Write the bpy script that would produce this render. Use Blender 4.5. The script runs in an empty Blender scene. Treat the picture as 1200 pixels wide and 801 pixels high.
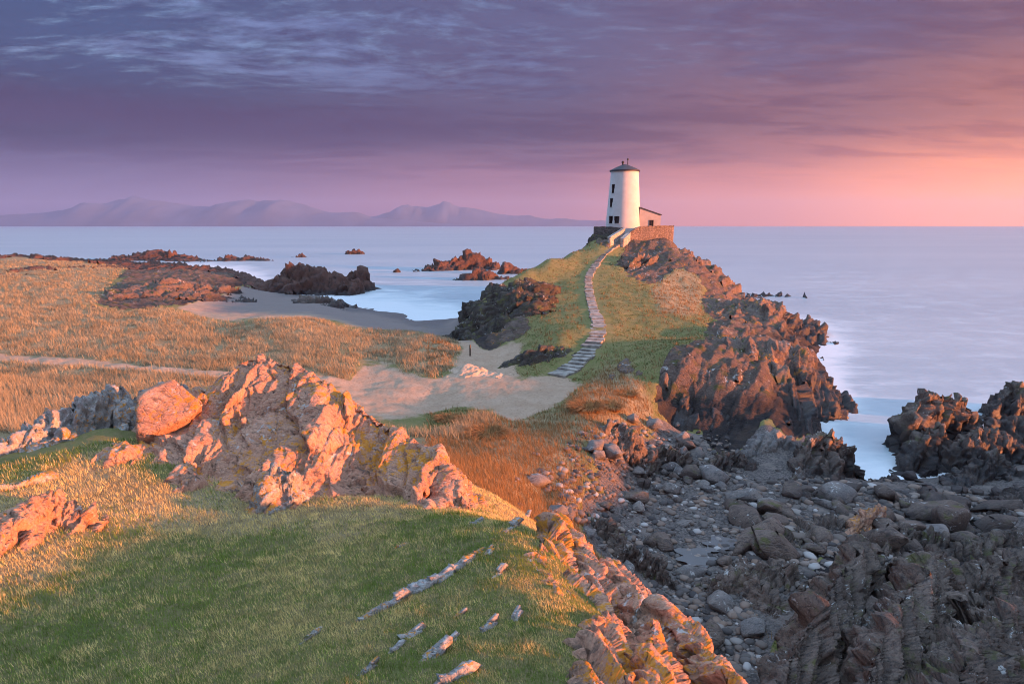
import bpy, math, random
import numpy as np
from mathutils import Vector

random.seed(7)
rng = np.random.default_rng(7)
scene = bpy.context.scene
col = scene.collection
R = math.radians

# ------------------------------------------------------------------ camera
H = 13.0                      # eye above the sea
FPX = 733.0                   # focal length in photo pixels (1200 wide)
PITCH = math.atan(136.5 / FPX)
cam_data = bpy.data.cameras.new("camera")
cam_data.sensor_width = 36.0
cam_data.lens = 36.0 * FPX / 1200.0
cam_data.clip_start = 0.1
cam_data.clip_end = 60000
cam = bpy.data.objects.new("camera", cam_data)
col.objects.link(cam)
cam.location = (0, 0, H)
cam.rotation_euler = (R(90) - PITCH, 0, 0)
scene.camera = cam

# ------------------------------------------------------------------ sun, sky, exposure
SUN_AZ = R(108)                # clockwise from +Y (the view direction): low on the right
SUN_EL = R(6.0)
SUNV = Vector((math.cos(SUN_EL) * math.sin(SUN_AZ), math.cos(SUN_EL) * math.cos(SUN_AZ), math.sin(SUN_EL)))
sun_data = bpy.data.lights.new("sun", 'SUN')
sun_data.energy = 5.0
sun_data.angle = R(1.2)
sun_data.color = (1.0, 0.31, 0.11)
sun = bpy.data.objects.new("sun", sun_data)
col.objects.link(sun)
sun.rotation_euler = SUNV.to_track_quat('Z', 'Y').to_euler()
sun.location = SUNV * 200

vs = scene.view_settings
vs.view_transform = 'Standard'
vs.look = 'None'
vs.exposure = 2.1
vs.gamma = 1.0
vs.use_curve_mapping = False
scene.cycles.use_denoising = True
scene.cycles.pixel_filter_type = 'BLACKMAN_HARRIS'
scene.cycles.filter_width = 1.0
scene.cycles.max_bounces = 3
scene.cycles.diffuse_bounces = 2
scene.cycles.glossy_bounces = 2
scene.cycles.transmission_bounces = 2
scene.cycles.volume_bounces = 0
scene.cycles.transparent_max_bounces = 6
scene.cycles.caustics_reflective = False
scene.cycles.caustics_refractive = False


class N:
    """small node-tree helper"""
    def __init__(s, tree):
        s.t = tree
        tree.nodes.clear()

    def n(s, typ, **kw):
        nd = s.t.nodes.new(typ)
        for k, v in kw.items():
            setattr(nd, k, v)
        return nd

    def put(s, sock, v):
        if v is None:
            return
        if isinstance(v, bpy.types.NodeSocket):
            s.t.links.new(v, sock)
        else:
            if sock.type in ('RGBA',) and len(v) == 3:
                v = (*v, 1)
            sock.default_value = v

    def m(s, op, a, b=None, c=None, clamp=False):
        nd = s.n('ShaderNodeMath', operation=op, use_clamp=clamp)
        for i, v in enumerate((a, b, c)):
            s.put(nd.inputs[i], v)
        return nd.outputs[0]

    def v(s, op, a, b=None):
        nd = s.n('ShaderNodeVectorMath', operation=op)
        s.put(nd.inputs[0], a)
        s.put(nd.inputs[1], b)
        return nd.outputs['Value'] if op in ('DOT_PRODUCT', 'LENGTH', 'DISTANCE') else nd.outputs[0]

    def mix(s, f, a, b, blend='MIX'):
        nd = s.n('ShaderNodeMix', data_type='RGBA', blend_type=blend)
        s.put(nd.inputs[0], f)
        s.put(nd.inputs[6], a)
        s.put(nd.inputs[7], b)
        return nd.outputs[2]

    def ramp(s, f, stops, interp='LINEAR'):
        nd = s.n('ShaderNodeValToRGB')
        cr = nd.color_ramp
        cr.interpolation = interp
        while len(cr.elements) < len(stops):
            cr.elements.new(0.5)
        for e, (p, c) in zip(cr.elements, stops):
            e.position = p
            e.color = (c, c, c, 1) if isinstance(c, (int, float)) else (*c, 1)
        s.put(nd.inputs[0], f)
        return nd.outputs[0]

    def rng(s, f, a, b, c=0.0, d=1.0, smooth=True):
        nd = s.n('ShaderNodeMapRange', interpolation_type='SMOOTHSTEP' if smooth else 'LINEAR')
        for i, v in enumerate((f, a, b, c, d)):
            s.put(nd.inputs[i], v)
        return nd.outputs[0]

    def noise(s, vec, scale, detail=4, rough=0.55, dist=0.0, lac=2.0):
        nd = s.n('ShaderNodeTexNoise')
        s.put(nd.inputs['Vector'], vec)
        nd.inputs['Scale'].default_value = scale
        nd.inputs['Detail'].default_value = detail
        nd.inputs['Roughness'].default_value = rough
        nd.inputs['Distortion'].default_value = dist
        nd.inputs['Lacunarity'].default_value = lac
        return nd.outputs['Fac']

    def voro(s, vec, scale, feature='F1', out='Distance'):
        nd = s.n('ShaderNodeTexVoronoi', feature=feature)
        s.put(nd.inputs['Vector'], vec)
        nd.inputs['Scale'].default_value = scale
        return nd.outputs[out]

    def comb(s, x, y, z):
        nd = s.n('ShaderNodeCombineXYZ')
        for i, v in enumerate((x, y, z)):
            s.put(nd.inputs[i], v)
        return nd.outputs[0]

    def sep(s, vec):
        nd = s.n('ShaderNodeSeparateXYZ')
        s.put(nd.inputs[0], vec)
        return nd.outputs

    def mapping(s, vec, scale=(1, 1, 1), rot=(0, 0, 0), loc=(0, 0, 0)):
        nd = s.n('ShaderNodeMapping')
        s.put(nd.inputs[0], vec)
        nd.inputs['Location'].default_value = loc
        nd.inputs['Rotation'].default_value = rot
        nd.inputs['Scale'].default_value = scale
        return nd.outputs[0]


# world: clear evening sky with drifting layered cloud, warm towards the sun
world = bpy.data.worlds.new("World")
scene.world = world
world.use_nodes = True
w = N(world.node_tree)
tc = w.n('ShaderNodeTexCoord')
D = w.v('NORMALIZE', tc.outputs['Generated'])
dx_, dy_, dz_ = w.sep(D)
up = w.m('MAXIMUM', dz_, 0.0)
flat = w.v('NORMALIZE', w.comb(dx_, dy_, 0.0))
cs = w.v('DOT_PRODUCT', flat, (math.sin(SUN_AZ), math.cos(SUN_AZ), 0))
u01 = w.m('MULTIPLY_ADD', cs, 0.5, 0.5)
# cloud-plane coordinates
inv = w.m('DIVIDE', 1.0, w.m('ADD', up, 0.09))
pl = w.comb(w.m('MULTIPLY', dx_, inv), w.m('MULTIPLY', dy_, inv), 0.0)
warp = w.n('ShaderNodeTexNoise')
w.put(warp.inputs['Vector'], pl)
warp.inputs['Scale'].default_value = 0.7
warp.inputs['Detail'].default_value = 3
plw = w.v('ADD', pl, w.v('SCALE', warp.outputs['Color']))
plw.node.inputs[1].links[0].from_node.inputs['Scale'].default_value = 0.55
# elevation jitter so that the colour bands are not ruled lines
n_lo = w.noise(w.mapping(plw, (0.35, 0.9, 1), (0, 0, R(8))), 1.0, 5, 0.55)
n_md = w.noise(w.mapping(plw, (0.9, 2.3, 1), (0, 0, R(-14)), (3.1, 7.7, 0)), 1.2, 8, 0.6)
n_hi = w.noise(w.mapping(plw, (1.6, 3.4, 1), (0, 0, R(-24)), (1.1, 2.7, 0)), 3.4, 9, 0.68)
elj = w.m('ADD', up, w.m('MULTIPLY', w.m('SUBTRACT', n_lo, 0.5), w.m('MULTIPLY', up, 0.55)))
HZ = [(0.04, (0.20, 0.20, 0.38)), (0.09, (0.26, 0.21, 0.40)), (0.35, (0.55, 0.24, 0.33)), (0.50, (1.1, 0.36, 0.26)), (0.68, (2.1, 0.64, 0.20)), (1.0, (1.5, 0.56, 0.24))]
MD = [(0.04, (0.030, 0.044, 0.118)), (0.09, (0.036, 0.042, 0.118)), (0.35, (0.095, 0.076, 0.158)), (0.55, (0.25, 0.110, 0.142)), (0.68, (0.43, 0.15, 0.118)), (1.0, (0.75, 0.30, 0.18))]
TP = [(0.04, (0.044, 0.090, 0.215)), (0.09, (0.050, 0.092, 0.220)), (0.35, (0.100, 0.110, 0.235)), (0.55, (0.150, 0.108, 0.195)), (0.68, (0.175, 0.102, 0.160)), (1.0, (0.36, 0.2, 0.24))]
hz, md, tp = (w.ramp(u01, q, 'EASE') for q in (HZ, MD, TP))
skycol = w.mix(w.rng(elj, 0.015, 0.14), hz, md)
skycol = w.mix(w.rng(elj, 0.13, 0.27), skycol, tp)
# clear sky (Nishita) seen through gaps high up and overhead
st = w.n('ShaderNodeTexSky', sky_type='NISHITA')
st.sun_disc = False
st.sun_elevation = SUN_EL
st.sun_rotation = SUN_AZ
st.altitude = 0
st.air_density = 1.0
st.dust_density = 0.6
st.ozone_density = 2.0
clear = w.v('SCALE', st.outputs[0])
clear.node.inputs['Scale'].default_value = 0.11
clear = w.mix(1.0, clear, (0.16, 0.235, 0.40), 'ADD')
gap = w.m('MULTIPLY', w.rng(w.m('ADD', n_md, w.m('MULTIPLY', w.m('SUBTRACT', n_hi, 0.5), 0.55)), 0.44, 0.70),
          w.rng(elj, 0.15, 0.24))
gap = w.m('MULTIPLY', gap, w.rng(u01, 0.70, 0.15, 0.08, 0.85))
skycol = w.mix(gap, skycol, clear)
# darker cloud bars and small lit wisps
bar = w.m('MULTIPLY', w.rng(n_md, 0.43, 0.60), w.rng(up, 0.03, 0.13))
skycol = w.mix(w.m('MULTIPLY', bar, 0.9), skycol, w.mix(1.0, skycol, (0.60, 0.52, 0.68), 'MULTIPLY'))
wisp = w.m('MULTIPLY', w.rng(n_hi, 0.52, 0.72), w.rng(up, 0.03, 0.10))
skycol = w.mix(w.m('MULTIPLY', wisp, 0.55), skycol, w.mix(1.0, skycol, (1.30, 1.32, 1.32), 'MULTIPLY'))
# one long dark bank low in the anti-sun part of the sky
bc = w.m('ADD', w.m('MULTIPLY_ADD', cs, 0.03, 0.160), w.m('MULTIPLY', w.m('SUBTRACT', n_lo, 0.5), 0.10))
bd = w.m('ABSOLUTE', w.m('SUBTRACT', up, bc))
bank = w.m('MULTIPLY', w.rng(bd, 0.035, 0.004), w.rng(cs, -0.15, -0.6))
skycol = w.mix(w.m('MULTIPLY', bank, 0.75), skycol, (0.062, 0.042, 0.125))
# overhead the cloud opens to clear blue, boosted out of view as added fill
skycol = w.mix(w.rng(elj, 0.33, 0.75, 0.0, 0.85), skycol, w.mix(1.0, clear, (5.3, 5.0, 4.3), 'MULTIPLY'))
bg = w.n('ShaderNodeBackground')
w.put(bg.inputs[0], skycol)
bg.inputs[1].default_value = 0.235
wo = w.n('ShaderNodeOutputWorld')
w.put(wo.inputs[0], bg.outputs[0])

# ------------------------------------------------------------------ numeric helpers
CP, SP = math.cos(PITCH), math.sin(PITCH)


def P(px, py, y):
    """world point seen at photo pixel (px, py), y metres ahead"""
    a, b = (px - 600) / FPX, (400.5 - py) / FPX
    k = y / (CP + b * SP)
    return np.array((a * k, y, H + (-SP + b * CP) * k))


def _h(ix, iy, iz, seed):
    h = (ix.astype(np.uint32) * np.uint32(374761393)) ^ (iy.astype(np.uint32) * np.uint32(668265263)) ^ (iz.astype(np.uint32) * np.uint32(2246822519))
    h = h + np.uint32(seed * 2654435761 & 0xffffffff)
    h = (h ^ (h >> np.uint32(13))) * np.uint32(1274126177)
    h = (h ^ (h >> np.uint32(16))) * np.uint32(2246822519)
    return h ^ (h >> np.uint32(15))


def vnoise(p, seed=0):
    """gradient noise about -0.7..0.7; p is (n,2) or (n,3)"""
    d = p.shape[1]
    ip = np.floor(p).astype(np.int64)
    f = (p - ip).astype(np.float32)
    u = f * f * f * (f * (f * 6 - 15) + 10)
    out = 0
    for c in range(2 ** d):
        o = [(c >> k) & 1 for k in range(d)]
        iz = ip[:, 2] + o[2] if d == 3 else np.zeros(len(p), np.int64)
        h = _h(ip[:, 0] + o[0], ip[:, 1] + o[1], iz, seed)
        g = 0
        wgt = 1
        for k in range(d):
            gk = ((h >> np.uint32(8 * k)) & np.uint32(255)).astype(np.float32) / 127.5 - 1
            g = g + gk * (f[:, k] - o[k])
            wgt = wgt * (u[:, k] if o[k] else 1 - u[:, k])
        out = out + g * wgt
    return out


def fbm(p, octv=4, gain=0.5, lac=2.03, seed=0):
    a, s = 1.0, 0
    for k in range(octv):
        s = s + a * vnoise(p, seed + k * 17)
        p = p * lac + 5.3
        a *= gain
    return s


def worley(q, seed):
    """F1, F2, random value of nearest cell, random tilt dot offset"""
    n = len(q)
    ip = np.floor(q).astype(np.int64)
    F1 = np.full(n, 9.0, np.float32)
    F2 = np.full(n, 9.0, np.float32)
    V = np.zeros(n, np.float32)
    T = np.zeros(n, np.float32)
    for a in (-1, 0, 1):
        for b in (-1, 0, 1):
            for c in (-1, 0, 1):
                cx, cy, cz = ip[:, 0] + a, ip[:, 1] + b, ip[:, 2] + c
                h = _h(cx, cy, cz, seed)
                h2 = _h(cx, cy, cz, seed + 91)
                j = [((h >> np.uint32(10 * k)) & np.uint32(1023)).astype(np.float32) / 1023 * 0.9 + 0.05 for k in range(3)]
                ox, oy, oz = q[:, 0] - cx - j[0], q[:, 1] - cy - j[1], q[:, 2] - cz - j[2]
                d = np.maximum(np.maximum(np.abs(ox), np.abs(oy)), np.abs(oz)) + 0.22 * (np.abs(ox) + np.abs(oy) + np.abs(oz))
                d = d * d
                t = [((h2 >> np.uint32(8 * k)) & np.uint32(255)).astype(np.float32) / 127.5 - 1 for k in range(3)]
                near = d < F1
                F2 = np.where(near, F1, np.minimum(F2, d))
                F1 = np.where(near, d, F1)
                V = np.where(near, ((h2 >> np.uint32(24)) & np.uint32(255)).astype(np.float32) / 255, V)
                T = np.where(near, 0.7 * t[0] * ox + (0.6 * t[1] + 0.75) * oy + 0.7 * t[2] * oz, T)
    return np.sqrt(F1), np.sqrt(F2), V, T


def sstep(a, b, x):
    t = np.clip((x - a) / (b - a), 0, 1)
    return t * t * (3 - 2 * t)


def axes(strike, dip, stretch):
    """matrix into bedding coordinates: long along the cleavage, thin across it"""
    s, c = math.sin(strike), math.cos(strike)
    along = np.array((c, s, 0))
    across = np.array((-s * math.sin(dip), c * math.sin(dip), math.cos(dip)))
    third = np.cross(along, across)
    return np.stack((along / stretch[0], across / stretch[1], third / stretch[2]), axis=1)


def rock_disp(p, M, size, amp, seed, fine=True):
    """broken, jointed rock relief in metres along the normal"""
    p = p + 0.16 * size * np.stack([fbm(p / size * 0.8, 2, seed=seed + 5 + k) for k in range(3)], 1)
    q = p @ M / size
    out = np.zeros(len(p))
    for k, (s, a) in enumerate(((1.0, 1.0), (0.42, 0.42), (0.17, 0.17)) if fine else ((1.0, 1.0), (0.4, 0.4))):
        F1, F2, V, T = worley(q / s, seed + k * 31)
        crack = 1 - sstep(0.0, 0.16, F2 - F1)
        out += a * ((V - 0.5) * 0.7 + T * 1.0 - crack * 0.10)
    out += 0.05 * fbm(p / size * 3.0, 4, 0.6, seed=seed + 77)
    return amp * out


# ------------------------------------------------------------------ ground surface
# control points of the land: (photo x, photo y, metres ahead, cover); cover: G turf, D dry grass, S sand, R rock, P shingle, B bare bank
CT = """0 800 4.9 G;150 800 4.7 G;300 800 4.55 G;450 800 4.45 G;600 800 4.42 G;680 800 4.45 G
0 720 6.1 G;150 720 6.1 G;300 720 6.05 G;450 720 5.75 G;600 720 5.62 G;680 720 5.7 G
0 655 7.5 D;150 650 8 G;300 650 8 G;450 650 7.6 G;550 650 7.35 G;640 650 7.25 G
0 600 8.9 D;100 590 9.6 D;200 590 10 D;300 600 9.8 D;420 605 9.5 D;550 605 9.2 G;620 620 8.4 G
100 560 10.6 D;200 540 11.4 G;60 530 11.5 G;130 500 13 G;0 540 11.3 G
0 470 28 D;100 450 36 D;0 440 40 D;200 445 38 D
560 603 10 D;600 560 19 B;600 520 25 B;560 500 29 D;530 490 31 G;640 545 23 B;660 580 20 B
740 560 27 P;700 620 20 P;800 700 17.5 P;850 780 14.3 P
420 450 41 S;500 470 37 S;480 455 39.5 S;560 460 38 S;640 460 37.5 S;650 447 41 S;580 430 46 S;560 415 50 S;550 405 55 S
690 470 33.5 D;640 500 29.5 D;700 500 28.5 D;720 525 27 P;610 475 34.5 S
0 400 53 D;200 410 51 D;300 430 45 D;400 440 42.5 D;500 425 47 D;450 400 56 D;530 405 53 D;0 372 66 D;200 375 66 D;350 380 62 D;500 395 57 D;100 390 58 D
250 360 85 S;350 365 82 S;450 378 77 S;530 385 74 S;400 360 95 S;440 364 95 S;540 373 88.5 S;300 347 105 S;380 350 104 S
0 350 85 D;100 340 95 D;0 320 115 D;0 305 140 D;100 308 140 D;200 312 140 R;280 322 138 R;150 345 92 R;220 345 95 R;250 330 115 R;50 303 160 D
655 440 43 G;681 422 46.5 G;705 387 53 G;692 350 69 G;690 328 80 G;704 302 94 G;725 284 104 G
640 305 90 G;590 330 80 G;615 316 85 G;572 343 77 G;670 294 97 G;690 290 101 G;650 330 80 G;630 330 79 G;605 345 73.5 G;580 365 70 R;675 305 92 G;555 360 74 R;535 395 69 R;620 345 72 G;600 380 60 R;570 402 57 R;630 365 63 G;625 420 47 G;590 420 49 S;660 400 50 G;660 350 69 G;660 315 85 G
760 400 50 G;800 395 52 G;740 350 70 G;790 350 72 D;760 310 92 R;740 290 102 R;755 285 103 R;772 288 103 R;790 288 105 R
820 310 100 R;850 335 97 R;860 350 95 R;800 340 80 D;850 360 75 R;900 365 76 R;935 388 72 R
850 395 50 R;900 410 50 R;960 440 50 R;985 472 45 R;800 430 39.5 R;850 430 40 R;900 435 41 R;720 450 39 D;760 420 43 G
800 490 37 R;860 500 35.5 R;930 500 36 R;735 470 35 D;800 510 33.5 P;900 520 32 P;960 520 34 P
800 600 23.5 P;900 600 23.8 P;950 560 28 P;1000 560 29.3 P;1030 562 30 P
1080 570 28 P;1150 600 25 P;1200 565 28 P;1060 640 21 P;900 680 18 P;1000 700 16.8 R;1100 700 17 R;1200 700 17.4 R;950 790 13 R;1100 790 12.8 R;1200 790 13 R;860 700 17 P"""
WT = """-6 20 5.6 D;-2 22 4.6 D;-10 22 4.9 D;1.5 20 3.6 B;-4 17 7 D;-9 17 6.6 D;-13 17 6.4 D
2.6 6.5 6.8 R;4 8 4 R;5.5 11 2.2 P;3.2 10 4.6 R;2.4 13 4.4 B;1.8 16 4.1 B;4 3 5.5 R;7 5 2.4 P;9 0 3 R;1 12 6.3 B;0.2 13 6.7 B;0 16.5 5.4 B
0 0 10.9 G;-5 0 10 G;4 -2 9.8 G;-10 5 9.2 G;-13 11 8.8 G;-20 10 9 G;-22 20 7.5 D;-32 35 5 D;-60 60 3.6 D;-25 -10 10 G;10 -15 9 G;0 -20 11 G;-40 -10 8 D
35 30 1.0 R;40 20 3 R;30 12 3.2 R;20 5 4 R;25 -5 5 R;45 5 5 R;60 -20 4 R;60 30 -2 R;80 60 -3 R;80 0 2 R
19.2 110 12.3 G;23 111 12.3 G;22 107 11.4 R;26.8 110 11.4 R;16 110 12.2 G;15.5 106 11.2 R;14 112 10 R;19 117 8 R;26 117 7 R;31 112 4 R;34 105 1 R;36 90 -1 R;20 126 -1.5 R
18.4 31.2 -0.6 R;19.6 34 -1.4 R;21 37 -1.6 R;22.5 41 -1.8 R;28 50 -1.8 R;40 70 -2 R;45 110 -2.5 R;60 45 -2.5 R;50 85 -2.5 R;40 140 -3 R
3 96 1.5 R;-3 86 -0.4 S;8 108 2 R;12 122 -1 R;-10 100 -1.2 S;0 112 -2 S;-30 112 -0.6 S;-20 150 -2.5 S;10 150 -3 S;-45 165 -2.5 R;-60 140 0.5 R
-75 190 -2 R;-120 40 5 D;-150 90 5 D;-120 150 5.6 D;-170 170 3 D;-130 210 -2 R;-220 210 -3 R;-200 0 6 D;-100 -50 8 D;0 -120 8 D;100 -100 2 R;120 0 -3 R;150 100 -3 R;100 200 -3 R;0 220 -3 R;-120 290 -3 R;0 320 -3 R;200 250 -3 R;-300 150 -3 D;-300 0 4 D;0 -300 8 D;300 0 -3 R;-250 -200 6 D;250 -200 -3 R"""
cov = {'G': (0, 0, 0, 0), 'D': (0, 0, 1, 0), 'S': (0, 1, 0, 0), 'R': (1, 0, 0, 0), 'P': (0, 0, 0, 1), 'B': (0, 0.12, 1, 0)}
cpts, ccov = [], []
for t in CT.replace('\n', ';').split(';'):
    a = t.split()
    cpts.append(P(float(a[0]), float(a[1]), float(a[2])))
    ccov.append(cov[a[3]])
for t in WT.replace('\n', ';').split(';'):
    a = t.split()
    cpts.append(np.array([float(q) for q in a[:3]]))
    ccov.append(cov[a[3]])
cpts = np.array(cpts)
ccov = np.array(ccov, float)


def wrp(xy):
    r = np.hypot(xy[:, 0], xy[:, 1]) + 1e-6
    k = np.arcsinh(r / 6) / r
    return xy * k[:, None]


CW = wrp(cpts[:, :2])
_d = np.sqrt(((CW[:, None] - CW[None]) ** 2).sum(2) + 0.05 ** 2)
A = np.zeros((len(CW) + 1, len(CW) + 1))
A[:-1, :-1] = _d + 0.004 * np.eye(len(CW)) * -1
A[-1, :-1] = A[:-1, -1] = 1
COEF = np.linalg.solve(A, np.append(cpts[:, 2], 0))


def base_eval(xy):
    z = np.zeros(len(xy))
    cv = np.zeros((len(xy), 4))
    for i in range(0, len(xy), 40000):
        q = wrp(xy[i:i + 40000]).astype(np.float32)
        d2 = ((q[:, None] - CW[None].astype(np.float32)) ** 2).sum(2)
        z[i:i + 40000] = np.sqrt(d2 + 0.0025) @ COEF[:-1] + COEF[-1]
        wt = 1 / (d2 + 1e-4) ** 2
        cv[i:i + 40000] = (wt @ ccov) / wt.sum(1, keepdims=True)
    return z, cv


AZ = np.concatenate((np.arange(-180, -48, 2.0), np.arange(-48, 48.01, 0.135), np.arange(50, 180, 2.0)))
RR = np.concatenate((np.linspace(0.3, 3.0, 12)[:-1], 3.0 * np.exp(np.arange(0, math.log(115), 0.0078))))
AZr = np.radians(AZ)
GX = np.outer(RR, np.sin(AZr))
GY = np.outer(RR, np.cos(AZr))
gxy = np.stack((GX.ravel(), GY.ravel()), 1)
gz, gc = base_eval(gxy)
gr = np.hypot(gxy[:, 0], gxy[:, 1])
# soften cover borders with noise, then natural lumps
cn = fbm(gxy / 1.3, 4, 0.6, seed=3)[:, None] * 0.35 + fbm(gxy / 9.0, 3, 0.6, seed=4)[:, None] * 0.35
gz = gz + 0.07 * fbm(gxy / 0.9, 5, 0.55, seed=11) + sstep(20, 60, gr) * 0.35 * fbm(gxy / 7.0, 4, 0.5, seed=12)
lump = sstep(0.4, 0.8, gc[:, 2]) * sstep(25, 35, gr)
gz += lump * 0.2 * np.maximum(0, fbm(gxy / 1.7, 3, 0.5, seed=15)) * 1.4
NR, NA = GX.shape
GZ = gz.reshape(NR, NA)


def gh(xy):
    """ground height by bilinear lookup"""
    xy = np.atleast_2d(xy)
    r = np.clip(np.hypot(xy[:, 0], xy[:, 1]), RR[0], RR[-1] * 0.999)
    a = np.clip(np.degrees(np.arctan2(xy[:, 0], xy[:, 1])), AZ[0], AZ[-1] - 1e-3)
    i = np.clip(np.searchsorted(RR, r) - 1, 0, NR - 2)
    j = np.clip(np.searchsorted(AZ, a) - 1, 0, NA - 2)
    fi = (r - RR[i]) / (RR[i + 1] - RR[i])
    fj = (a - AZ[j]) / (AZ[j + 1] - AZ[j])
    return (GZ[i, j] * (1 - fi) + GZ[i + 1, j] * fi) * (1 - fj) + (GZ[i, j + 1] * (1 - fi) + GZ[i + 1, j + 1] * fi) * fj


def glook(field, xy):
    r = np.clip(np.hypot(xy[:, 0], xy[:, 1]), RR[0], RR[-1])
    a = np.degrees(np.arctan2(xy[:, 0], xy[:, 1]))
    i = np.clip(np.searchsorted(RR, r), 0, NR - 1)
    j = np.clip(np.searchsorted(AZ, a), 0, NA - 1)
    return field.reshape(NR, NA, -1)[i, j]


_T = np.exp(np.linspace(math.log(3.0), math.log(330), 1600))


def hit(px, py):
    """where the sight line through a photo pixel meets the ground (or the sea)"""
    a, b = (px - 600) / FPX, (400.5 - py) / FPX
    d = np.array((a, CP + b * SP, -SP + b * CP))
    pts = np.array((0, 0, H)) + _T[:, None] * d / d[1]
    g = np.maximum(gh(pts[:, :2]), 0.0)
    k = np.argmax(pts[:, 2] <= g)
    if pts[k, 2] > g[k]:
        k = len(_T) - 1
    return np.array((pts[k, 0], pts[k, 1], g[k]))


def seg_dist(xy, line):
    """distance to a polyline in plan"""
    best = np.full(len(xy), 1e9)
    for a, b in zip(line[:-1], line[1:]):
        ab = b - a
        t = np.clip(((xy - a) @ ab) / (ab @ ab), 0, 1)
        best = np.minimum(best, np.hypot(*(xy - a - t[:, None] * ab).T))
    return best


def catmull(pts, n=12):
    pts = np.array(pts, float)
    p = np.vstack((2 * pts[0] - pts[1], pts, 2 * pts[-1] - pts[-2]))
    out = []
    for i in range(1, len(p) - 2):
        for t in np.linspace(0, 1, n, endpoint=False):
            out.append(0.5 * (2 * p[i] + (p[i + 1] - p[i - 1]) * t + (2 * p[i - 1] - 5 * p[i] + 4 * p[i + 1] - p[i + 2]) * t * t
                              + (3 * p[i] - p[i - 1] - 3 * p[i + 1] + p[i + 2]) * t ** 3))
    out.append(p[-2])
    return np.array(out)


# worn tracks and the sandy path
path_line = catmull([hit(a, b)[:2] for a, b in ((-120, 408), (0, 418), (120, 428), (240, 438))] + [P(330, 445, 41.5)[:2], P(430, 455, 40)[:2], P(520, 458, 39)[:2], P(600, 455, 39.5)[:2], P(650, 444, 42)[:2]], 8)
pd = seg_dist(gxy, path_line) + 0.5 * fbm(gxy / 2.0, 3, seed=21)
trk1 = catmull([hit(a, b)[:2] for a, b in ((705, 318), (706, 345), (711, 378), (722, 402), (705, 425), (690, 437), (676, 446))], 6)
trk2 = catmull([hit(a, b)[:2] for a, b in ((668, 392), (658, 378), (655, 368), (661, 356), (668, 345))], 6)
td = np.minimum(seg_dist(gxy, trk1), seg_dist(gxy, trk2) + 0.15) + 0.3 * fbm(gxy / 1.2, 3, seed=22)
sand = np.maximum(np.clip(gc[:, 1] + cn[:, 0] * 0.5, 0, 1), np.maximum(sstep(1.5, 0.7, pd), 0.35 * sstep(0.5, 0.15, td)))
sand[gr < 24] = np.minimum(sand[gr < 24], gc[gr < 24, 1])
rock = sstep(0.42, 0.58, gc[:, 0] + cn[:, 0] * 0.8)
peb = sstep(0.35, 0.65, gc[:, 3] + cn[:, 0] * 0.6)
dry = np.clip(gc[:, 2] + cn[:, 0] * 0.9, 0, 1)
sand = sstep(0.15, 0.85, sand)
rock *= 1 - 0.9 * sand
zones = np.stack((rock, sand, dry, peb), 1).astype(np.float32)

# surface normals of the grid, for throwing rock relief outwards
verts = np.stack((gxy[:, 0], gxy[:, 1], gz), 1)


def grid_normals(V, nr, na):
    V = V.reshape(nr, na, 3)
    du = np.gradient(V, axis=0)
    dv = np.gradient(V, axis=1)
    n = np.cross(dv, du)
    n[n[..., 2] < 0] *= -1
    n /= np.linalg.norm(n, axis=2, keepdims=True) + 1e-9
    return n.reshape(-1, 3)


gn = grid_normals(verts, NR, NA)
inview = (gxy[:, 1] > 2) & (np.abs(np.degrees(np.arctan2(gxy[:, 0], gxy[:, 1]))) < 52)
m = (rock > 0.02) & inview & (gz > -2.4) & (gr > 8)
MX = axes(R(62), R(62), (2.2, 0.6, 1.2))
far = sstep(20, 60, gr[m])
dsp = rock_disp(verts[m], MX, 2.4, 1.0, 101)
amp = 0.24 + 0.12 * far
verts[m] += gn[m] * (dsp * amp * rock[m])[:, None]
m2 = (peb > 0.05) & inview & (gz > -0.5)
verts[m2, 2] += peb[m2] * 0.05 * np.maximum(0, 0.6 - worley(np.column_stack((gxy[m2] / 0.35, np.zeros(m2.sum()))), 55)[0]) * 2
# keep the terrain from growing through the stair line and platform is handled by the builders below


# ------------------------------------------------------------------ mesh helpers
def set_props(o, label=None, cat=None, group=None, kind=None):
    if label:
        o["label"] = label
    if cat:
        o["category"] = cat
    if group:
        o["group"] = group
    if kind:
        o["kind"] = kind
    return o


def mesh_np(name, V, F, mat, smooth=False, attrs=None):
    """mesh from arrays: F is (n,3) or (n,4)"""
    me = bpy.data.meshes.new(name)
    V = np.asarray(V, np.float32)
    F = np.asarray(F, np.int32)
    k = F.shape[1]
    me.vertices.add(len(V))
    me.vertices.foreach_set("co", V.ravel())
    me.loops.add(F.size)
    me.loops.foreach_set("vertex_index", F.ravel())
    me.polygons.add(len(F))
    me.polygons.foreach_set("loop_start", np.arange(0, F.size, k, dtype=np.int32))
    me.polygons.foreach_set("loop_total", np.full(len(F), k, np.int32))
    me.update(calc_edges=True)
    if smooth:
        me.polygons.foreach_set("use_smooth", np.ones(len(F), bool))
    for nm, arr in (attrs or {}).items():
        at = me.attributes.new(nm, 'FLOAT_COLOR', 'POINT')
        at.data.foreach_set("color", np.asarray(arr, np.float32).ravel())
    if mat:
        me.materials.append(mat)
    return me


def link(name, me, parent=None, loc=None, rot=None, scale=None):
    o = bpy.data.objects.new(name, me)
    col.objects.link(o)
    if parent:
        o.parent = parent
    if loc is not None:
        o.location = [float(q) for q in loc]
    if rot is not None:
        o.rotation_euler = rot
    if scale is not None:
        o.scale = scale
    return o


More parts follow.
